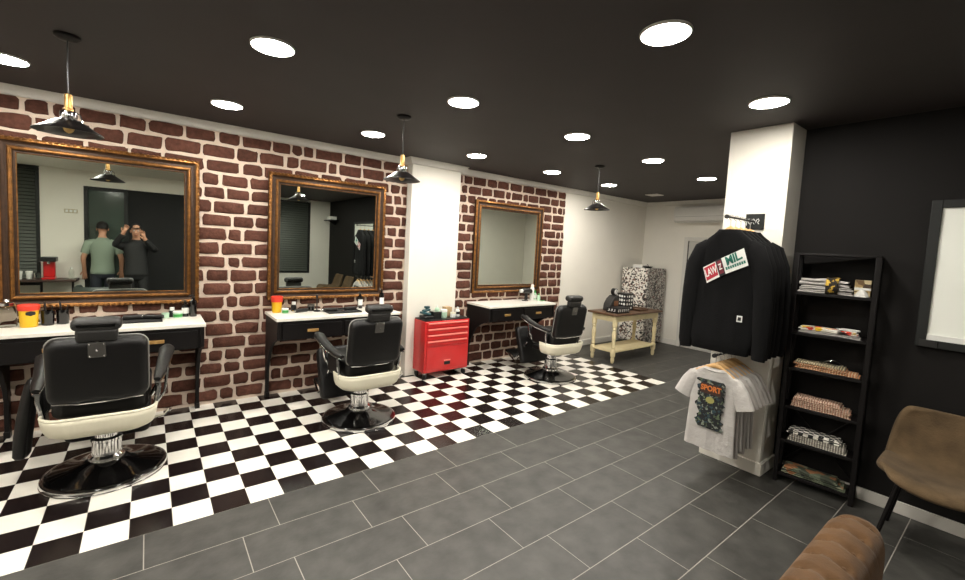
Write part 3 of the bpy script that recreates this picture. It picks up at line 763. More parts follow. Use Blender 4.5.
mb = MB().bb((-.06, -.006, 0), (.06, .008, .006))
for k in range(22): mb.bb((-.058 + k * .0054, -.024, .001), (-.055 + k * .0054, -.006, .005))
mb.build('spine', M['green'], o)

# ------------------------------------------------------------------ cream worktable, boxes, fridge
wt = thing('worktable', 'cream painted worktable with turned legs and brown top by the far wall', 'table', (6.26, 3.965, 0))
tx, ty = .60, .215
MB().bb((-tx - .06, -ty - .05, .735), (tx + .06, ty + .05, .765)).build('top', M['wood'], wt, bevel=.006)
MB().bb((-tx, -ty, .64), (tx, ty, .735)).build('apron', M['tablecream'], wt, bevel=.003)
MB().bb((-tx, -ty, .165), (tx, ty, .19)).build('shelf', M['tablecream'], wt, bevel=.004)
lp = [(.001, 0), (.018, 0), (.026, .025), (.03, .06), (.024, .085), (.03, .1), (.038, .11), (.038, .2), (.03, .21), (.022, .225), (.034, .245), (.024, .265), (.026, .33), (.034, .42), (.03, .48), (.022, .505), (.034, .525), (.024, .545), (.036, .56), (.038, .57), (.038, .736), (.001, .736)]
for sx in (-1, 1):
    for sy in (-1, 1):
        MB().lathe(lp, (sx * (tx - .03), sy * (ty - .03), 0), 20, caps=(False, False)).build('leg', M['tablecream'], wt)
ZW = .766
o = thing('product_crate', 'long low black crate with white lettering on the cream worktable', 'crate', (5.86, 3.86, ZW), .0)
MB().bb((-.16, -.1, 0), (.16, .1, .085)).build('body', M['blackplastic'], o, bevel=.003)
mb = MB()
for k, wd in enumerate((.035, .02, .03, .03, .02, .028)):
    x = -.14 + k * .05
    mb.bb((x, -.102, .025), (x + .012, -.1, .065)).bb((x, -.102, .053), (x + wd, -.1, .065)).bb((x, -.102, .025), (x + wd * .8, -.1, .034))
for k in range(3):
    y = -.06 + k * .05
    mb.bb((-.162, y, .025), (-.16, y + .012, .065)).bb((-.162, y, .025), (-.16, y + .03, .034))
mb.build('lettering', M['inkwhite'], o)
o = thing('display_case', 'dark display case with dome end behind crate on the worktable', 'display case', (5.98, 4.06, ZW))
poly = [(-.14, 0), (.1, 0), (.1, .24), (.02, .24), (-.06, .19), (-.12, .11)]
MB().prism(poly, 'y', -.07, .07).build('body', M['leatherg'], o, bevel=.01)
MB().bb((-.04, -.073, .04), (.07, -.07, .16)).build('front_picture', mat('brown_picture', (120, 78, 48), .6), o)
o = thing('round_clock', 'small round white dial clock in dark case on the worktable display', 'clock', (6.03, 4.06, ZW + .241))
MB().prism([(.001 + .055 * cos(a * PI / 10), .058 + .055 * sin(a * PI / 10)) for a in range(20)], 'y', -.03, .03).bb((-.03, -.025, 0), (.03, .025, .012)).build('case', M['blackplastic'], o)
mb = MB().prism([(.001 + .042 * cos(a * PI / 10), .058 + .042 * sin(a * PI / 10)) for a in range(20)], 'y', -.033, -.03); mb.build('dial', M['label'], o)
MB().bb((-.001, -.035, .055), (.003, -.033, .09)).bb((-.001, -.035, .055), (.025, -.033, .059)).build('hand', M['ink'], o)
o = thing('poster_box', 'upright black box covered in white emblems on the worktable', 'box', (6.22, 3.99, ZW))
MB().bb((-.08, -.08, 0), (.13, .08, .28)).build('body', M['blackplastic'], o, bevel=.003)
mb = MB()
rnd = random.Random(4)
for iz in range(4):
    for ix in range(3):
        cx_, cz_, rr = -.05 + ix * .065 + rnd.uniform(-.008, .008), .045 + iz * .062, rnd.uniform(.012, .022)
        ring = lambda q: [(cx_ + q * cos(a * PI / 6), cz_ + q * sin(a * PI / 6)) for a in range(12)]
        mb.prism(ring(rr), 'y', -.082, -.08)
        cy_ = -.05 + ix * .045
        if ix < 3: mb.prism([(cy_ + rr * cos(a * PI / 6), cz_ + rr * sin(a * PI / 6)) for a in range(12)], 'x', -.082, -.08)
mb.build('emblem', M['inkwhite'], o)
o = thing('wicker_tray', 'flat brown tray on the worktable in front of the emblem box', 'tray', (6.5, 3.92, ZW))
MB().bb((-.13, -.12, 0), (.13, .12, .012)).bb((-.13, -.12, 0), (.13, -.105, .03)).bb((-.13, .105, 0), (.13, .12, .03)).bb((-.13, -.12, 0), (-.115, .12, .03)).bb((.115, -.12, 0), (.13, .12, .03)).build('base', M['wood'], o, bevel=.003)

fr = thing('fridge', 'white fridge covered in stickers in the far corner', 'fridge', (7.6, 4.49, 0))
MB().bb((-.3, -.255, .03), (.31, .255, 1.44)).build('cabinet', M['fridgeside'], fr, bevel=.008)
MB().bb((-.345, -.255, .06), (-.305, .255, .74)).build('door', M['fridge'], fr, bevel=.012)
fz = MB().bb((-.345, -.255, .755), (-.305, .255, 1.44)).build('freezer_door', M['fridge'], fr, bevel=.012)
MB().bb((-.349, -.25, .742), (-.3, .25, .753)).build('door_seal', M['blackplastic'], fr)
for sx in (-1, 1):
    for sy in (-1, 1): MB().lathe([(.001, 0), (.02, 0), (.02, .035), (.001, .035)], (sx * .26, sy * .21, 0), 12, caps=(False, False)).build('foot', M['rubber'], fr)
o = thing('cake_stand', 'black dish lying on top of the stickered fridge', 'dish', (7.42, 4.33, 1.441))
MB().lathe([(.001, 0), (.05, 0), (.06, .006), (.09, .03), (.086, .032), (.05, .012), (.001, .012)], seg=20, caps=(False, False)).build('bowl', M['blackplastic'], o)
MB().tube([(.03, 0, .012), (.0, 0, .06), (-.03, 0, .07)], .006, 6).build('handle', M['blackplastic'], o)
o = thing('paper_box', 'flat white box on top of the stickered fridge', 'box', (7.5, 4.52, 1.441))
MB().bb((-.12, -.1, 0), (.12, .09, .05)).build('body', M['label'], o, bevel=.003)
MB().bb((-.123, -.103, .032), (.123, .093, .056)).build('lid', M['lampoff'], o, bevel=.003)

# air conditioner
o = thing('air_conditioner', 'white wall air conditioner above the doorway on the back wall', 'air conditioner', (XB - .001, 3.66, 2.31))
MB().prism([(0, 0), (-.14, 0), (-.19, .03), (-.2, .1), (-.2, .25), (-.18, .285), (0, .29)], 'y', -.46, .46).v
mb = MB(); mb.add([(0, 0, 0)], [])
mb = MB()
poly = [(0, 0), (-.14, 0), (-.19, .03), (-.2, .1), (-.2, .25), (-.18, .285), (0, .29)]
mb.prism(poly, 'y', -.46, .46)
mb.build('casing', M['ac'], o, bevel=.008)
MB().box((-.15, 0, .008), (.07, .8, .008), 0, Matrix.Rotation(-.5, 3, 'Y')).build('louvre', M['ac'], o)
MB().bb((-.204, -.43, .1), (-.2, .43, .104)).build('panel_seam', M['steel'], o)
MB().bb((-.203, -.40, .2), (-.2, -.34, .23)).build('display', M['lampoff'], o)

# ------------------------------------------------------------------ clothing on the pillar
def rail(name, label, y, z, L, plate):
    o = thing(name, label, 'clothes rail', (3.83, y, z))
    MB().tube([(0, 0, 0), (-L, 0, 0)], .008, 10).build('bar', M['blackpaint'], o)
    MB().lathe([(.001, 0), (.022, 0), (.024, .01), (.022, .03), (.001, .03)], seg=16, caps=(False, False)).v
    mb = MB(); mb.prism([(.015 * cos(a * PI / 8), .015 * sin(a * PI / 8)) for a in range(16)], 'x', -L - .02, -L); mb.build('end_cap', M['blackplastic'], o)
    if plate:
        pm = MB().bb((-.012, -.065, -.062), (-.001, .065, .062)).build('mounting_plate', M['darkframe'], o, bevel=.002)
        sq = MB()
        for k in range(3):
            yy = .045 - k * .032
            sq.tube([(-.013, yy + .012, -.03 + .01 * k), (-.0135, yy + .008, .012), (-.0135, yy - .006, .022), (-.0135, yy - .012, .008), (-.0135, yy - .002, -.006), (-.0135, yy - .012, -.02)], .0024, 5)
        sq.build('emblem', M['inkwhite'], pm)
    else:
        mb = MB(); mb.prism([(.035 * cos(a * PI / 8), .035 * sin(a * PI / 8)) for a in range(16)], 'x', -.008, -.001); mb.build('mounting_plate', M['blackpaint'], o)
    return o
RY1, RZ1, RY2, RZ2 = 1.362, 1.985, 1.365, .968
rail('clothes_rail', 'upper black clothes rail with square plate on the white pillar', RY1, RZ1, .50, True)
rail('clothes_rail', 'lower black clothes rail holding the white t-shirts on the pillar', RY2, RZ2, .49, False)

def wooden_hanger(label, x, y, z, group, hw=.15, drop=.135):
    o = thing('wooden_hanger', label, 'hanger', (x, y, z), 0, group)
    rings = []
    for k in range(-8, 9):
        t = k / 8; yy = t * hw; zz = -.078 - drop * abs(t) ** 1.25
        h = .019 * (1 - .35 * abs(t)); rings.append([Vector((.008 * cos(a * PI / 4) , yy, zz + h * sin(a * PI / 4))) for a in range(8)])
    MB().loft(rings).build('bar', M['hanger'], o)
    pts = [(0, 0, -.08), (0, 0, -.03)] + [(0, .0 + .0165 * sin(a), .0 + -.0165 * cos(a)) for a in [math.radians(d) for d in range(0, 241, 30)]]
    MB().tube(pts, .002, 6).build('hook', M['chrome'], o)
    return o
def body_rings(zs, b, seed, amp, n=36, kfold=5):
    rnd = random.Random(seed); ph = [rnd.uniform(0, 6.3) for _ in range(8)]
    rings = []
    for z, a, bb in zs:
        ring = []
        for k in range(n):
            t = 2 * PI * k / n; c, s_ = cos(t), sin(t)
            y = a * (abs(c) ** .85) * (1 if c >= 0 else -1)
            x = bb * (abs(s_) ** .55) * (1 if s_ >= 0 else -1)
            dep = min(1, max(0, -z * 2.2))
            w = amp * dep * (sin(kfold * y / .1 + ph[0] + z * 3) * .6 + sin(kfold * 1.7 * y / .1 + ph[1] - z * 4) * .4)
            x += w * (abs(s_) ** .5) + .006 * sin(6 * z + ph[2])
            ring.append(Vector((x, y, z)))
        rings.append(ring)
    return rings
def hoodie(label, x, seed, m, printed=False):
    o = thing('hoodie', label, 'hoodie', (x, RY1, RZ1), 0, 'hoodies on the upper rail')
    zs = [(-.088, .07, .03), (-.1, .078, .034), (-.122, .1, .034), (-.15, .135, .034), (-.185, .168, .034), (-.23, .19, .035), (-.3, .2, .036), (-.4, .205, .037), (-.6, .21, .038), (-.78, .216, .038), (-.89, .218, .038), (-.92, .21, .036), (-.935, .2, .033), (-.985, .195, .032), (-.99, .185, .025)]
    mb = MB(); mb.loft(body_rings(zs, 0, seed, .006), 0, (False, False))
    rnd = random.Random(seed + 50)
    for s in (-1, 1):
        j = rnd.uniform(-.012, .012)
        fwd = -.01
        pts = [(0, s * .13, -.2), (0, s * .175, -.235), (fwd, s * .225, -.36), (fwd, s * (.243 + j), -.55), (fwd, s * (.25 + j), -.75), (fwd, s * (.252 + j), -.94), (fwd, s * (.248 + j), -1.0)]
        mb.tube(pts, [.05, .066, .064, .06, .056, .05, .042], 14, flat=-.55)
    b = mb.build('body', m, o, sharp=70)
    h = MB()
    h.loft([[Vector((.012 + .02 * cos(t), .085 * q * sin(t), z)) for t in [2 * PI * k / 16 for k in range(16)]] for q, z in ((.5, -.085), (.95, -.1), (1.15, -.14), (1.0, -.2), (.6, -.25))])
    h.build('hood_collar', m, o, sharp=80)
    if printed:
        base = TR((-.05, .0, -.345)) @ Matrix(((0, 0, -1, 0), (-1, 0, 0, 0), (0, 1, 0, 0), (0, 0, 0, 1))) @ Matrix.Rotation(math.radians(20), 4, 'Z')
        def quad(name, pts, m_, off):
            q = MB(); n = len(pts)
            vs = [base @ Vector((px, py, off)) for px, py in pts] + [base @ Vector((px, py, off - .002)) for px, py in pts]
            q.add(vs, [tuple(range(n)), tuple(range(2 * n - 1, n - 1, -1))] + [(i, (i + 1) % n, n + (i + 1) % n, n + i) for i in range(n)]); return q.build(name, m_, o)
        quad('print_backing', [(-.15, -.1), (-.02, -.07), (.15, -.05), (.155, .075), (.0, .05), (-.015, .045), (-.145, .02)], M['inkwhite'], .001)
        quad('print_panel', [(-.144, -.084), (-.055, -.062), (-.055, .032), (-.14, .012)], M['inkred'], .002)
        quad('print_gap', [(-.05, -.08), (-.006, -.07), (-.006, .05), (-.05, .046)], M['ink'], .002)
        quad('print_panel', [(-.042, -.06), (-.012, -.056), (-.012, .04), (-.042, .034)], mat('maroon_print', (110, 30, 44), .8), .003)
        sh = Matrix(((1, 0, 0, 0), (.2, 1, 0, 0), (0, 0, 1, 0), (0, 0, 0, 1)))
        text('print_text', "LAW", .078, M['inkwhite'], o, base @ Matrix.Translation((-.098, -.026, .004)) @ sh, .0006, .001, .5)
        text('print_text', "Z", .06, M['inkwhite'], o, base @ Matrix.Translation((-.027, -.01, .005)) @ sh, .0006, .001, .55)
        text('print_text', "MIL.", .085, M['inkgreen'], o, base @ Matrix.Translation((.075, .024, .003)) @ sh, .0006, .003, .78)
        q = MB()
        for k in range(9):
            a = -.005 + k * .0155; vs = [base @ Vector((px, py, .003)) for px, py in ((a + .01, -.042 + a * .1), (a + .022, -.042 + a * .1), (a + .022, -.022 + a * .1), (a + .01, -.022 + a * .1))]
            q.add(vs, [(0, 1, 2, 3)])
        q.build('print_line', M['inkgreen'], o)
        q = MB().bb((-.047, -.15, -.745), (-.044, -.115, -.7)); q.build('hem_tag', M['inkwhite'], o)
        q = MB().bb((-.049, -.143, -.735), (-.047, -.122, -.71)); q.build('tag_mark', M['ink'], o)
    return o
hl = ['front black hoodie with red and green print, nearest on the upper rail', 'plain black hoodie directly behind the printed one', 'third black hoodie from the front on the upper rail', 'fourth hoodie from the front on the upper rail', 'rearmost black hoodie, closest to the pillar on the upper rail']
for k in range(5):
    x = 3.39 + k * .088
    hoodie(hl[k], x, 20 + k, M['hood'] if k % 2 == 0 else M['hoodb'], k == 0)
    wooden_hanger(['wooden hanger inside the front printed hoodie', 'wooden hanger inside the second hoodie from the front', 'wooden hanger inside the third hoodie from the front', 'wooden hanger inside the fourth hoodie from the front', 'wooden hanger inside the rearmost hoodie by the pillar'][k], x, RY1, RZ1, 'hangers on the upper rail')
def tshirt(label, x, seed, m, printed=False):
    o = thing('tshirt', label, 't-shirt', (x, RY2, RZ2), 0, 't-shirts on the lower rail')
    hem = 1 + (0, .035, -.02, .03, .0, .02)[(seed - 70) % 6]
    zs = [(-.098, .072, .02), (-.108, .09, .022), (-.125, .12, .022), (-.15, .155, .022), (-.185, .175, .022), (-.25, .172, .022), (-.3, .17, .022), (-.4, .171, .023), (-.5, .174, .024), (-.6, .178, .024), (-.68, .182, .024), (-.715, .184, .024)]
    mb = MB(); mb.loft(body_rings([(z * hem if z < -.3 else z, a * .95, b_) for z, a, b_ in zs], 0, seed, .008, 60), 0, (False, False))
    for s in (-1, 1):
        pts = [(0, s * .112, -.165), (0, s * .142, -.18), (0, s * .178, -.235), (-.003, s * .208, -.31), (-.004, s * .222, -.35)]
        mb.tube(pts, [.035, .05, .055, .06, .062], 14, flat=-.36, caps=(True, False))
    mb.build('body', m, o, sharp=70)
    c = MB(); rr = []
    for k in range(25):
        a = 2 * PI * k / 24; rr.append((-.021 * cos(a), .08 * sin(a), -.098 - .02 * (1 + cos(a)) / 2))
    c.tube(rr, .006, 6); c.build('collar', m, o)
    if printed:
        q = MB(); rnd = random.Random(2); pts = []
        for k in range(30):
            t = k / 29; pts.append((.086 + rnd.uniform(-.016, .02), -.19 - .36 * t))
        for k in range(30):
            t = 1 - k / 29; pts.append((-.086 + rnd.uniform(-.02, .016), -.19 - .36 * t))
        n = len(pts)
        q.add([(-.042, y, z) for y, z in pts] + [(-.018, y, z) for y, z in pts], [(i, (i + 1) % n, n + (i + 1) % n, n + i) for i in range(n)] + [(i, i + 1, n - 2 - i, n - 1 - i) for i in range(n // 2 - 1)])
        q.build('print_art', M['teeart'], o)
        base = TR((-.044, 0, -.25)) @ Matrix(((0, 0, -1, 0), (-1, 0, 0, 0), (0, 1, 0, 0), (0, 0, 0, 1)))
        q = MB().bb((-.0435, -.07, -.29), (-.03, .07, -.215)); q.build('print_panel', mat('rust_print', (58, 32, 22), .8), o)
        text('print_text', "SPORT", .056, M['inkorange'], o, base, .0006, .002, .85)
        q = MB(); q.prism([(.0 + .03 * cos(a * PI / 8), -.335 + .024 * sin(a * PI / 8)) for a in range(16)], 'x', -.0435, -.03)
        q.build('print_spot', mat('yellow_green_print', (150, 146, 84), .8), o)
    return o
tl = ['front white t-shirt with dark graphic print, nearest on the lower rail', 'plain white t-shirt directly behind the printed one', 'third white t-shirt from the front on the lower rail', 'fourth white t-shirt from the front on the lower rail', 'fifth white t-shirt from the front on the lower rail', 'rearmost white t-shirt, against the pillar on the lower rail']
for k in range(6):
    x = 3.365 + k * .067
    tshirt(tl[k], x, 70 + k, M['tee'] if k % 2 == 0 else M['teeb'], k == 0)
    wooden_hanger(['wooden hanger inside the front printed t-shirt', 'wooden hanger inside the second t-shirt from the front', 'wooden hanger inside the third t-shirt from the front', 'wooden hanger inside the fourth t-shirt from the front', 'wooden hanger inside the fifth t-shirt from the front', 'wooden hanger inside the rearmost t-shirt by the pillar'][k], x, RY2, RZ2, 'hangers on the lower rail', .145, .075)

# ------------------------------------------------------------------ shelf unit and folded clothes
SA = math.radians(-82.5)               # local +x runs along the front, from the pillar towards the camera's right
sx0, sy0 = 3.855, 1.085
su = thing('shelf_unit', 'tall black open shelf unit of folded clothes beside the pillar', 'shelf unit', (sx0, sy0, 0), SA)
SW, SD, SH = .465, .2, 1.75
for x in (0, SW - .028):
    for y in (0, SD - .022):
        MB().bb((x, y, 0), (x + .028, y + .022, SH)).build('upright', M['blackpaint'], su, bevel=.002)
LV = [.075, .335, .60, .895, 1.165, 1.465]
for z in LV: MB().bb((.003, .004, z - .02), (SW - .003, SD - .004, z)).build('shelf', M['blackpaint'], su, bevel=.002)
MB().bb((.0, .0, SH - .012), (SW, SD, SH + .004)).build('top', M['blackpaint'], su, bevel=.002)
br = MB()
br.tube([(.014, SD - .01, .1), (SW - .014, SD - .01, .6)], .006, 6).tube([(.014, SD - .01, .6), (SW - .014, SD - .01, .1)], .006, 6); br.build('back_brace', M['blackpaint'], su)
def shelf_pt(x, y, z):
    return (sx0 + x * cos(SA) - y * sin(SA), sy0 + x * sin(SA) + y * cos(SA), z)
def folded(name, label, x, y, z, w, d, h, m, m2=None, group=None, seed=0, droop=.25, rz=0, cat='folded garment'):
    """a folded garment: layered rounded slab with soft folds"""
    rnd = random.Random(seed)
    o = thing(name, label, cat, shelf_pt(x, y, z), SA + rz, group)
    def slab(z0, z1, ww, dd):
        rings = []
        hz = (z1 - z0) / 2
        n = 13
        for k in range(n):
            t = -1 + 2 * k / (n - 1)
            sc = 1 - .25 * max(0, abs(t) - .8) / .2
            ring = []
            for q in range(14):
                a = 2 * PI * q / 14
                yy = dd / 2 * abs(cos(a)) ** .45 * (1 if cos(a) >= 0 else -1)
                zz = hz * abs(sin(a)) ** .7 * (1 if sin(a) >= 0 else -1) * sc
                top = zz > 0
                wav = hz * .3 * sin(t * 5 + seed + z0 * 60) if top else 0
                sag = droop * hz * (t if t > 0 else 0) ** 2
                ring.append(Vector((t * ww / 2, yy, max(z0 + .0002, z0 + hz + zz + (wav - sag * 1.2) * (1 if top else .0)))))
            rings.append(ring)
        return rings
    MB().loft(slab(0, h * .55, w, d)).build('body', m, o, sharp=80)
    MB().loft(slab(h * .5, h, w * .94, d * .97)).build('top_fold', m2 or m, o, sharp=80)
    return o
cx_s, cy_s = SW / 2, SD / 2
def stack(level, items):
    z = LV[level] + .001
    for name, label, w, d, h, m, m2, dx, gp in items:
        folded(name, label, cx_s + dx, cy_s - .012, z, w, d, h, m, m2, gp, seed=int(z * 100) + level, droop=.6)
        z += h + .001
W_, D_ = .34, .145
stack(5, [('folded_shirt', 'bottom white shirt of the pile on the top shelf', W_ - .03, D_, .026, M['tee'], None, -.045, 'folded white shirts on the top shelf'),
          ('folded_shirt', 'second white shirt in the pile on the top shelf', W_ - .045, D_, .028, M['tee'], None, -.045, 'folded white shirts on the top shelf'),
          ('folded_shirt', 'uppermost puffy white shirt of the pile on the top shelf', W_ - .06, D_, .05, M['tee'], None, -.055, 'folded white shirts on the top shelf')])
stack(4, [('folded_shirt', 'white folded shirt under the bright graphic one, second shelf from top', W_, D_, .022, M['tee'], None, 0, 'folded graphic shirts on the second shelf'),
          ('folded_shirt', 'folded shirt with black, red and yellow graphics, second shelf from top', W_ - .01, D_, .024, M['comic'], None, -.01, 'folded graphic shirts on the second shelf')])
stack(3, [('folded_sweater', 'lower orange knit sweater on the third shelf from top', W_ + .02, D_, .026, M['orangeknit'], None, .01, 'orange knits on the third shelf'),
          ('folded_sweater', 'upper orange knit sweater with pale fold, third shelf from top', W_ - .04, D_, .026, M['orangeknit'], M['creamknit'], -.03, 'orange knits on the third shelf')])
stack(2, [('folded_sweater', 'bottom pink knit sweater on the fourth shelf from top', W_ - .0, D_, .026, M['pinkknit'], None, 0, 'pink knits on the fourth shelf'),
          ('folded_sweater', 'middle pink knit sweater on the fourth shelf from top', W_ - .01, D_, .025, M['pinkknit'], None, 0, 'pink knits on the fourth shelf'),
          ('folded_sweater', 'uppermost pale pink knit sweater on the fourth shelf from top', W_ - .06, D_, .026, M['pinkknit'], None, -.02, 'pink knits on the fourth shelf')])
stack(1, [('folded_sweater', 'bottom white knit sweater on the fifth shelf from top', W_, D_, .026, M['whiteknit'], None, 0, 'white knits on the fifth shelf'),
          ('folded_sweater', 'middle white knit sweater under the checked one, fifth shelf', W_ - .02, D_, .026, M['whiteknit'], None, 0, 'white knits on the fifth shelf'),
          ('folded_sweater', 'black and white checked garment on top of the fifth shelf pile', W_ - .03, D_, .034, M['checkknit'], None, -.02, 'white knits on the fifth shelf')])
stack(0, [('folded_shirt', 'folded garment with murky green and brown print, bottom shelf', W_ + .03, D_, .028, M['forest'], None, 0, 'printed garments on the bottom shelf'),
          ('folded_shirt', 'upper printed garment with orange patches on the bottom shelf', W_ - .02, D_, .024, M['forest'], None, -.02, 'printed garments on the bottom shelf')])
o = thing('patterned_scarf', 'yellow and black patterned scarf draped over the white shirts, top shelf', 'scarf', shelf_pt(.225, cy_s, LV[5] + .001), SA)
mb = MB(); rings = []
for x in (-.035, -.02, 0, .02, .035):
    ring = []
    for y, z in ((-.095, .002), (-.099, .05), (-.096, .095), (-.075, .113), (0, .117), (.03, .114)): ring.append(Vector((x, y, z + .003 * sin(x * 90))))
    rings.append(ring)
mb.loft(rings, 0, (False, False), closed=False); mb.build('cloth', M['leopard'], o, solid=.004, sharp=80)
o = thing('picture_box', 'small boxed picture in clear sleeve at the right of top shelf', 'box', shelf_pt(.385, .12, LV[5] + .001), SA)
MB().bb((-.045, -.02, 0), (.04, .03, .115)).build('body', M['picture'], o, bevel=.002)
MB().bb((-.046, -.022, .045), (.041, -.02, .06)).build('label', M['label'], o)
o = thing('plastic_bag', 'crumpled clear plastic bag beside the white shirts, top shelf', 'bag', shelf_pt(.385, .05, LV[5] + .001), SA)
mb = MB(); rings = []
rnd = random.Random(9)
for k in range(6):
    z = .05 * k / 5; rr = .04 * (1 - .12 * k) if k < 5 else .01
    rings.append([Vector((rr * (1 + rnd.uniform(-.2, .2)) * cos(2 * PI * q / 12), .75 * rr * (1 + rnd.uniform(-.2, .2)) * sin(2 * PI * q / 12), z)) for q in range(12)])
mb.loft(rings); mb.build('film', M['ac'], o, sharp=20)
o = thing('belt', 'coiled white belt on the graphic shirt, second shelf from top', 'belt', shelf_pt(.34, .07, LV[4] + .051), SA)
mb = MB(); mb.tube([(.055 * cos(a * PI / 10), .04 * sin(a * PI / 10), .006) for a in range(21)], .005, 6); mb.build('strap', M['label'], o)
MB().bb((-.07, -.012, 0), (-.045, .012, .014)).build('buckle', M['chrome'], o, bevel=.002)
o = thing('wire_hanger', 'bent silver wire hanger lying on the orange knits, third shelf', 'hanger', shelf_pt(.26, .07, LV[3] + .055), SA)
MB().tube([(-.06, 0, .004), (-.04, .03, .012), (0, .04, .03), (.04, .03, .03), (.07, 0, .012), (.03, -.02, .006), (-.06, 0, .004)], .0025, 6).build('wire', M['chrome'], o)

# ------------------------------------------------------------------ suede chairs and tufted bench
def suede_chair(label, loc, rotz):
    """faces local -x"""
    o = thing('suede_chair', label, 'chair', loc, rotz, 'brown suede chairs along the black wall')
    prof = [(-.30, .415, .20), (-.295, .445, .235), (-.26, .462, .262), (-.15, .452, .275), (0, .44, .28), (.1, .445, .28), (.17, .475, .278), (.215, .54, .275), (.245, .63, .265), (.268, .72, .25), (.283, .775, .225), (.286, .795, .195)]
    NU = 15; rings = []
    for (x, z, hw_) in prof:
        ring = []
        for k in range(NU):
            u = -1 + 2 * k / (NU - 1)
            e = abs(u) ** 2.6
            up = .055 * e if x < .12 else .0
            fw = -.07 * e if x >= .12 else .0
            if x < -.2: fw = .055 * abs(u) ** 3
            ring.append(Vector((x + fw, u * hw_, z + up)))
        rings.append(ring)
    mb = MB(); mb.loft(rings, 0, (False, False), closed=False)
    mb.build('seat_shell', M['suede'], o, solid=.05, bevel=0, sharp=80)
    sh = o.children[0]
    md = sh.modifiers.new('sub', 'SUBSURF'); md.levels = 1; md.render_levels = 2
    for sx_, sy_ in ((-1, -1), (-1, 1), (1, -1), (1, 1)):
        top = Vector((sx_ * .13, sy_ * .17, .41)); bot = Vector((.03 + sx_ * .2, sy_ * .245, .0))
        MB().tube([top, bot], [.013, .011], 10).build('leg', M['blackpaint'], o)
    f = MB().tube([(-.13, -.17, .405), (-.13, .17, .405)], .01, 8).tube([(.13, -.17, .405), (.13, .17, .405)], .01, 8).tube([(-.13, 0, .405), (.13, 0, .405)], .01, 8)
    f.build('seat_frame', M['blackpaint'], o)
    return o
sc0 = suede_chair('brown suede shell chair with black legs under the window at right', (3.70, .21, 0), 0)
again(sc0, 'brown suede chair against the black wall, second in the mirrored row', (3.70, -.50, 0))
again(sc0, 'brown suede chair against the black wall, third in the mirrored row', (3.70, -1.2, 0))
tb0 = thing('tufted_bench', 'tan velvet bench with button tufting in the lower right corner', 'bench', (2.15, .41, 0))
mb = MB(); LX, HW, ZB, ZTB = .70, .112, .11, .475
NX, NC = 140, 40
rings = []
btn = [(.56 - .15 * k, sy) for k in range(9) for sy in (-.045, .055)]
for i in range(NX + 1):
    t = i / NX; x = -LX + 2 * LX * t
    # superellipse shrink towards both ends
    e = min(1, (LX - abs(x)) / .2); sh_ = math.sqrt(max(0, 1 - (1 - e) ** 2)) if e < 1 else 1
    hw_ = HW * (.3 + .7 * sh_); zt = ZTB - .09 * (1 - sh_)
    ring = []
    for k in range(NC):
        a = 2 * PI * k / NC
        yy = hw_ * abs(cos(a)) ** .75 * (1 if cos(a) >= 0 else -1)
        zc_, hz_ = (ZB + zt) / 2, (zt - ZB) / 2
        zz = zc_ + hz_ * abs(sin(a)) ** .62 * (1 if sin(a) >= 0 else -1)
        if sin(a) > .1:
            dz = 0
            for bx, by in btn:
                d2_ = ((x - bx) / .022) ** 2 + ((yy - by) / .022) ** 2; dz += .034 * math.exp(-d2_)
                dz += .005 * math.exp(-((x - bx - .02 * sin(yy * 30)) / .01) ** 2)
            zz -= dz
        else:
            yy += 0
        ring.append(Vector((x, yy, zz)))
    rings.append(ring)
mb.loft(rings); mb.build('cushion', M['velvet'], tb0, sharp=80)
bt = MB()
for bx, by in btn: bt.ball((bx, by, ZTB - .026), (.009, .009, .005), 8)
bt.build('button', M['velvet'], tb0)
for sx_ in (-1, 1):
    for sy_ in (-1, 1): MB().lathe([(.001, 0), (.014, 0), (.022, .12), (.001, .12)], (sx_ * .58, sy_ * .07, 0), 12, caps=(False, False)).build('leg', M['darkwood'], tb0)

# ------------------------------------------------------------------ what the mirrors show behind the photographer
cs = thing('coffee_bench', 'dark wooden counter with coffee machine reflected in the first mirror', 'counter', (-1.46, YF1 + .28, 0))
MB().bb((-.46, -.24, .72), (.46, .22, .755)).build('top', M['darkwood'], cs, bevel=.004)
for sx_ in (-.4, 0, .4):
    MB().tube([(sx_, 0, .72), (sx_, 0, .02)], .018, 10).lathe([(.001, 0), (.06, 0), (.05, .02), (.001, .022)], (sx_, 0, 0), 16, caps=(False, False)).build('leg', M['blackpaint'], cs)
ZK = .756
o = thing('coffee_machine', 'red and black coffee machine on the dark counter in mirror', 'coffee machine', (-1.36, YF1 + .25, ZK))
MB().bb((-.08, -.1, 0), (.08, .16, .03)).build('base', M['red'], o, bevel=.006)
MB().bb((-.08, -.1, .03), (.07, .0, .3)).build('body', M['red'], o, bevel=.01)
MB().bb((-.1, -.1, .3), (.1, .14, .38)).build('head', M['blackplastic'], o, bevel=.012)
MB().tube([(0, .07, .3), (0, .07, .26)], .02, 10).build('spout', M['chrome'], o)
for k, lb in enumerate(('white paper cup leftmost on the mirrored counter', 'white paper cup in the middle of the mirrored counter', 'white paper cup nearest the coffee machine in mirror')):
    lathe_thing('paper_cup', lb, 'cup', (-1.84 + k * .12, YF1 + .3, ZK), [(.032, 0), (.044, .12)], M['label'], [(.046, .12), (.046, .128), (.036, .135)], M['lampoff'], group='paper cups on the counter')
lathe_thing('glass_tumbler', 'clear glass tumbler beside the coffee machine in mirror', 'glass', (-1.5, YF1 + .36, ZK), [(.034, 0), (.04, .11)], M['clear'], None, None)
lathe_thing('water_bottle', 'clear bottle at the counter end near the glass door in mirror', 'bottle', (-1.08, YF1 + .25, ZK), [(.036, 0), (.038, .01), (.038, .13), (.016, .17)], M['clear'], [(.016, .17), (.016, .2)], M['label'])
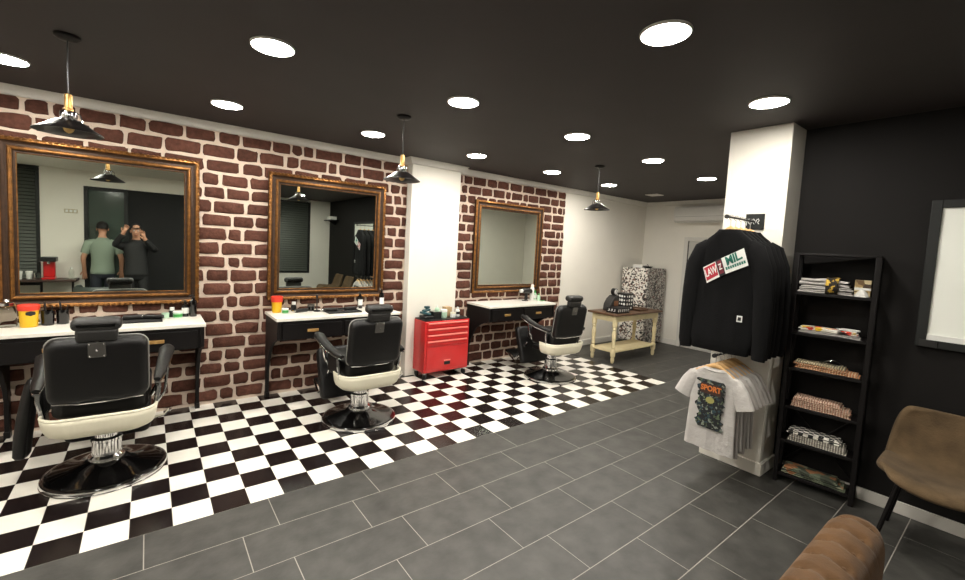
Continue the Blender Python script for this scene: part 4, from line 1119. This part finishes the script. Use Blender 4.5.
M['switchp'] = mat('beige_switch', (176, 168, 140), .5)
sw = thing('light_switch', 'cream switch plate on the white wall seen in the first mirror', 'switch', (-1.1, YF1 + .001, 1.95))
MB().bb((-.09, 0, -.035), (.09, .012, .035)).build('plate', M['switchp'], sw, bevel=.003)
for k in (-1, 0, 1): MB().bb((k * .055 - .018, .012, -.02), (k * .055 + .018, .016, .02)).build('rocker', M['label'], sw)
ws = thing('wall_shelf', 'small black shelf with box on black wall, in second mirror', 'shelf', (XR - .001, -2.15, 2.18))
MB().bb((-.22, -.3, 0), (0, .3, .025)).build('board', M['blackpaint'], ws, bevel=.003)
MB().prism([(-.2, 0), (0, -.12), (0, 0)], 'y', -.02, .02).build('bracket', M['blackpaint'], ws)
o = thing('shoe_box', 'white box on the small black shelf, in second mirror', 'box', (XR - .11, -2.1, 2.206))
MB().bb((-.08, -.14, 0), (.08, .14, .08)).build('body', M['label'], o, bevel=.003)
MB().bb((-.083, -.143, .055), (.083, .143, .088)).build('lid', M['lampoff'], o, bevel=.003)
ga = thing('tub_armchair', 'dark grey tub armchair reflected at the bottom of first mirror', 'armchair', (-.62, -.02, 0))
rings = []
for k in range(21):
    a = math.radians(-30 + 240 * k / 20)
    rings.append([Vector(((.3 + q) * cos(a), (.3 + q) * sin(a), z)) for q, z in ((0, .18), (.07, .18), (.075, .66), (.035, .7), (0, .66))])
MB().loft(rings).build('backrest', M['greych'], ga, sharp=50)
MB().loft([[p + Vector((0, 0, .0)) for p in r_] for r_ in xf(cushion(.27, .27, .08, .2, .04), TR((0, -.02, .34)))]).build('seat_cushion', M['greych'], ga, sharp=60)
for sx_ in (-1, 1):
    for sy_ in (-1, 1): MB().lathe([(.001, 0), (.015, 0), (.02, .2), (.001, .2)], (sx_ * .2, sy_ * .2, 0), 10, caps=(False, False)).build('leg', M['blackpaint'], ga)

# people
def skin_mesh(name, joints, edges, m, parent=None, root=0, sub=2):
    me = bpy.data.meshes.new(name); me.from_pydata([j[0] for j in joints], edges, [])
    o = bpy.data.objects.new(name, me); COL.objects.link(o)
    md = o.modifiers.new('skin', 'SKIN'); md.use_smooth_shade = True
    if not me.skin_vertices: 
        bpy.context.view_layer.objects.active = o
        me.skin_vertices.new() if hasattr(me.skin_vertices, 'new') else None
    lay = me.skin_vertices[0].data
    for i, j in enumerate(joints):
        r_ = j[1] if isinstance(j[1], tuple) else (j[1], j[1]); lay[i].radius = r_; lay[i].use_root = (i == root)
    s_ = o.modifiers.new('sub', 'SUBSURF'); s_.levels = sub; s_.render_levels = sub
    dg = bpy.context.evaluated_depsgraph_get(); bpy.context.view_layer.update()
    m2 = bpy.data.meshes.new_from_object(o.evaluated_get(bpy.context.evaluated_depsgraph_get()))
    bpy.data.objects.remove(o); bpy.data.meshes.remove(me)
    m2.name = name; m2.materials.clear(); m2.materials.append(m)
    for p in m2.polygons: p.use_smooth = True
    o = bpy.data.objects.new(name, m2); COL.objects.link(o)
    if parent is not None: o.parent = parent
    return o
def person(label, loc, rotz, arms, shirtm, trouserm, sleeve_long, head_tilt=0, cap=False, height=1.8):
    """local frame: faces -y; arms = {side: (elbow, wrist, palm direction, finger curl)}"""
    k = height / 1.8
    o = thing('person', label, 'person', loc, rotz)
    V = lambda x, y, z: (x * k, y * k, z * k)
    J, E = [], []
    def j(p, r_, par=None):
        J.append((V(*p), r_ if isinstance(r_, tuple) else (r_ * k, r_ * k))); i = len(J) - 1
        if par is not None: E.append((par, i))
        return i
    pel = j((0, 0, .95), (.15 * k, .11 * k)); wai = j((0, .0, 1.1), (.135 * k, .1 * k), pel); che = j((0, .0, 1.3), (.16 * k, .115 * k), wai)
    up = j((0, .01, 1.44), (.1 * k, .08 * k), che); nk = j((0, .012, 1.535), .05, up); hb = j((0, -.022, 1.6), (.06 * k, .076 * k), nk)
    h1 = j((0, -.022, 1.67), (.078 * k, .098 * k), hb); h2 = j((0, -.012, 1.735), (.078 * k, .1 * k), h1); h3 = j((0, -.004, 1.785), (.046 * k, .06 * k), h2)
    hands = []
    for s in (-1, 1):
        el, wr, pd, curl = arms[s]
        sh_ = j((s * .14, .01, 1.4), .052, che); sh2 = j((s * .19, .01, 1.38), .048, sh_); e_ = j(el, .043, sh2); w_ = j(wr, .028, e_)
        hands.append((s, w_, Vector(wr), Vector(pd).normalized(), curl))
    for s in (-1, 1):
        hp = j((s * .095, 0, .87), .088, pel); kn = j((s * .105, -.01, .49), .058, hp); an = j((s * .11, .01, .09), .04, kn); to = j((s * .12, -.12, .045), .038, an)
    for s, w_, wv, pd, curl in hands:
        pm = wv + pd * .085; pj = j(tuple(pm), (.035 * k, .02 * k), w_)
        side = pd.cross(Vector((0, 1, 0)))
        if side.length < .2: side = pd.cross(Vector((1, 0, 0)))
        side.normalize(); nrm = pd.cross(side).normalized()
        for q, ln in enumerate((.072, .08, .074, .058)):
            off = side * ((q - 1.5) * .019)
            a = j(tuple(pm + off * .9 + pd * .02), .0095, pj); b = j(tuple(pm + off + pd * (.02 + ln * .5) + nrm * curl * .012), .0088, a); j(tuple(pm + off * 1.05 + pd * (.02 + ln * (1 - .25 * curl)) + nrm * curl * .04), .0078, b)
        a = j(tuple(wv + pd * .03 - side * .03), .012, w_); b = j(tuple(wv + pd * .06 - side * .052), .011, a); j(tuple(wv + pd * .09 - side * .058 + nrm * .01 * curl), .009, b)
    bod = skin_mesh('body', J, E, M['skin'], o, 0, 2)
    # face
    f = MB()
    for s in (-1, 1):
        f.ball(V(s * .032, -.107, 1.675), .011 * k, 10)
    f.build('eye', M['label'], o)
    f = MB()
    for s in (-1, 1): f.ball(V(s * .032, -.116, 1.675), .006 * k, 8)
    f.build('pupil', M['ink'], o)
    MB().loft([[Vector(V(x * q, y, z)) for x in (-1, 0, 1)] + [Vector(V(0, -.09, z))] for q, y, z in ((.008, -.108, 1.682), (.012, -.13, 1.648), (.018, -.134, 1.634), (.01, -.108, 1.624))]).build('nose', M['skin'], o, sharp=80)
    MB().ball(V(0, -.097, 1.592), (.026 * k, .012 * k, .008 * k), 10).build('mouth', mat('lips', (150, 84, 76), .5), o)
    f = MB()
    for s in (-1, 1): f.ball(V(s * .079, .0, 1.665), (.012 * k, .022 * k, .034 * k), 10)
    f.build('ear', M['skin'], o)
    hr = MB(); rings = []
    for i in range(9):
        a = -.35 + (PI / 2 + .33) * i / 8
        rings.append([Vector(V(.089 * cos(a) * cos(t), .012 + .108 * cos(a) * sin(t), 1.705 + .103 * sin(a) + (.05 if sin(t) < -.3 and a < .3 else 0) * (1 - max(a, 0) / .3 if a > 0 else 1))) for t in [2 * PI * q / 24 for q in range(24)]])
    hr.loft(rings); hr.build('hair', M['jacket'] if cap else M['hair'], o, sharp=80)
    if cap:
        b = MB(); b.ball(V(0, .012, .0), .001, 6)
        bb_ = MB().loft([[Vector(V(.075 * cos(t) * q, -.07 - .09 * q * abs(sin(t)) , 1.735 - .01 * q + zz)) for t in [PI * u / 10 for u in range(11)]] for q, zz in ((.6, 0), (1, 0), (1, -.008), (.6, -.008))], closed=True); bb_.build('cap_peak', M['jacket'], o, sharp=60)
    # shirt
    def oval(z, hx, hy, cy=0, n=28, e=.82):
        return [Vector(V(hx * abs(cos(t)) ** e * (1 if cos(t) > 0 else -1), cy + hy * abs(sin(t)) ** e * (1 if sin(t) > 0 else -1) + .004 * sin(6 * t + z * 30), z)) for t in [2 * PI * q / n for q in range(n)]]
    sm_ = MB()
    sm_.loft([oval(*q) for q in ((.845, .168, .118), (.85, .176, .126), (.9, .176, .126), (1.0, .166, .12), (1.12, .16, .117), (1.24, .172, .124), (1.33, .184, .126), (1.39, .186, .12), (1.43, .17, .11), (1.46, .13, .095, .005), (1.485, .09, .08, .008), (1.51, .07, .068, .008))], 0, (False, False))
    for s in (-1, 1):
        el, wr, pd, curl = arms[s]
        el, wr = Vector(el), Vector(wr); p0v, p1v = Vector((s * .1, .005, 1.405)), Vector((s * .195, .008, 1.385))
        pts = [p0v, p1v]; rr = [.082, .082]
        top = 1 if sleeve_long else .62
        for q in (.25, .5, .75, .95) if sleeve_long else (.3, .5, .66): pts.append(p1v.lerp(el, q)); rr.append(.076 - .02 * q)
        if sleeve_long:
            for q in (.08, .3, .6, .93): pts.append(el.lerp(wr, q)); rr.append(.055 - .014 * q)
        sm_.tube([V(*p) for p in pts], [q * k for q in rr], 16)
    sm_.build('shirt', shirtm, o, sharp=80)
    tr_ = MB()
    tr_.loft([oval(*q) for q in ((1.0, .155, .112), (.95, .162, .116), (.89, .168, .118), (.83, .168, .112), (.78, .15, .095), (.75, .1, .06))])
    for s in (-1, 1):
        tr_.tube([V(s * .088, 0, .86), V(s * .092, 0, .76), V(s * .1, -.008, .62), V(s * .106, -.012, .49), V(s * .11, .0, .3), V(s * .113, .01, .085)], [.088 * k, .088 * k, .08 * k, .068 * k, .062 * k, .058 * k], 16)
    tr_.build('trousers', trouserm, o, sharp=80)
    for s in (-1, 1):
        MB().loft([[Vector(V(s * .115 + .046 * q * cos(t), y + .0, .045 + zz * (1 if sin(t) > 0 else .95) * sin(t))) for t in [2 * PI * u / 14 for u in range(14)]] for q, y, zz in ((.4, .09, .03), (.85, .07, .044), (.95, 0, .044), (1, -.08, .04), (.85, -.15, .034), (.3, -.18, .02))]).build('shoe', M['leatherg'], o, sharp=70)
    return o
pg = person('person in black cap and jacket with both hands raised, reflected in first mirror', (-.17, -.33, 0), PI,
       {-1: ((-.27, -.14, 1.34), (-.13, -.24, 1.53), (.25, -.2, .8), .8), 1: ((.29, -.1, 1.42), (.17, -.22, 1.62), (-.3, -.2, .8), .8)},
       M['jacket'], M['jacket'], True, cap=True, height=1.78)
tm = person('person in sage green t-shirt seen from behind in the first mirror', (-.66, -.74, 0), 0,
       {-1: ((-.27, .02, 1.13), (-.26, -.08, .9), (0, -.1, -1), .5), 1: ((.27, .02, 1.13), (.26, -.08, .9), (0, -.1, -1), .5)},
       M['shirt'], M['jean'], False, height=1.79)

# ------------------------------------------------------------------ camera, world, colour
sc = bpy.context.scene
cam = bpy.data.cameras.new('camera'); co = bpy.data.objects.new('camera', cam); COL.objects.link(co)
f_, yaw, pitch, roll = 426.448, .923793, -.0709787, .0503272
cam.sensor_fit = 'HORIZONTAL'; cam.sensor_width = 36; cam.lens = f_ / 965 * 36
cam.shift_x = (482.5 - 468.930) / 965; cam.shift_y = -(290 - 276.523) / 965
cam.clip_start = .02; cam.clip_end = 60
fwd = Vector((cos(yaw) * cos(pitch), sin(yaw) * cos(pitch), sin(pitch)))
right = Vector((sin(yaw), -cos(yaw), 0)); upv = right.cross(fwd)
r2 = right * cos(roll) + upv * sin(roll); u2 = -right * sin(roll) + upv * cos(roll)
mw = Matrix.Identity(4)
for i in range(3):
    mw[i][0], mw[i][1], mw[i][2] = r2[i], u2[i], -fwd[i]
mw[2][3] = H
co.matrix_world = mw
sc.camera = co
w = bpy.data.worlds.new('world'); w.use_nodes = True
w.node_tree.nodes['Background'].inputs['Color'].default_value = srgb((20, 22, 26)); w.node_tree.nodes['Background'].inputs['Strength'].default_value = .05
sc.world = w
sc.view_settings.view_transform = 'Standard'; sc.view_settings.look = 'None'
sc.view_settings.exposure = 0; sc.view_settings.gamma = 1; sc.view_settings.use_curve_mapping = False
sc.cycles.use_denoising = True
sc.cycles.max_bounces = 10
sc.cycles.sample_clamp_indirect = 8
sc.cycles.caustics_reflective = False; sc.cycles.caustics_refractive = False
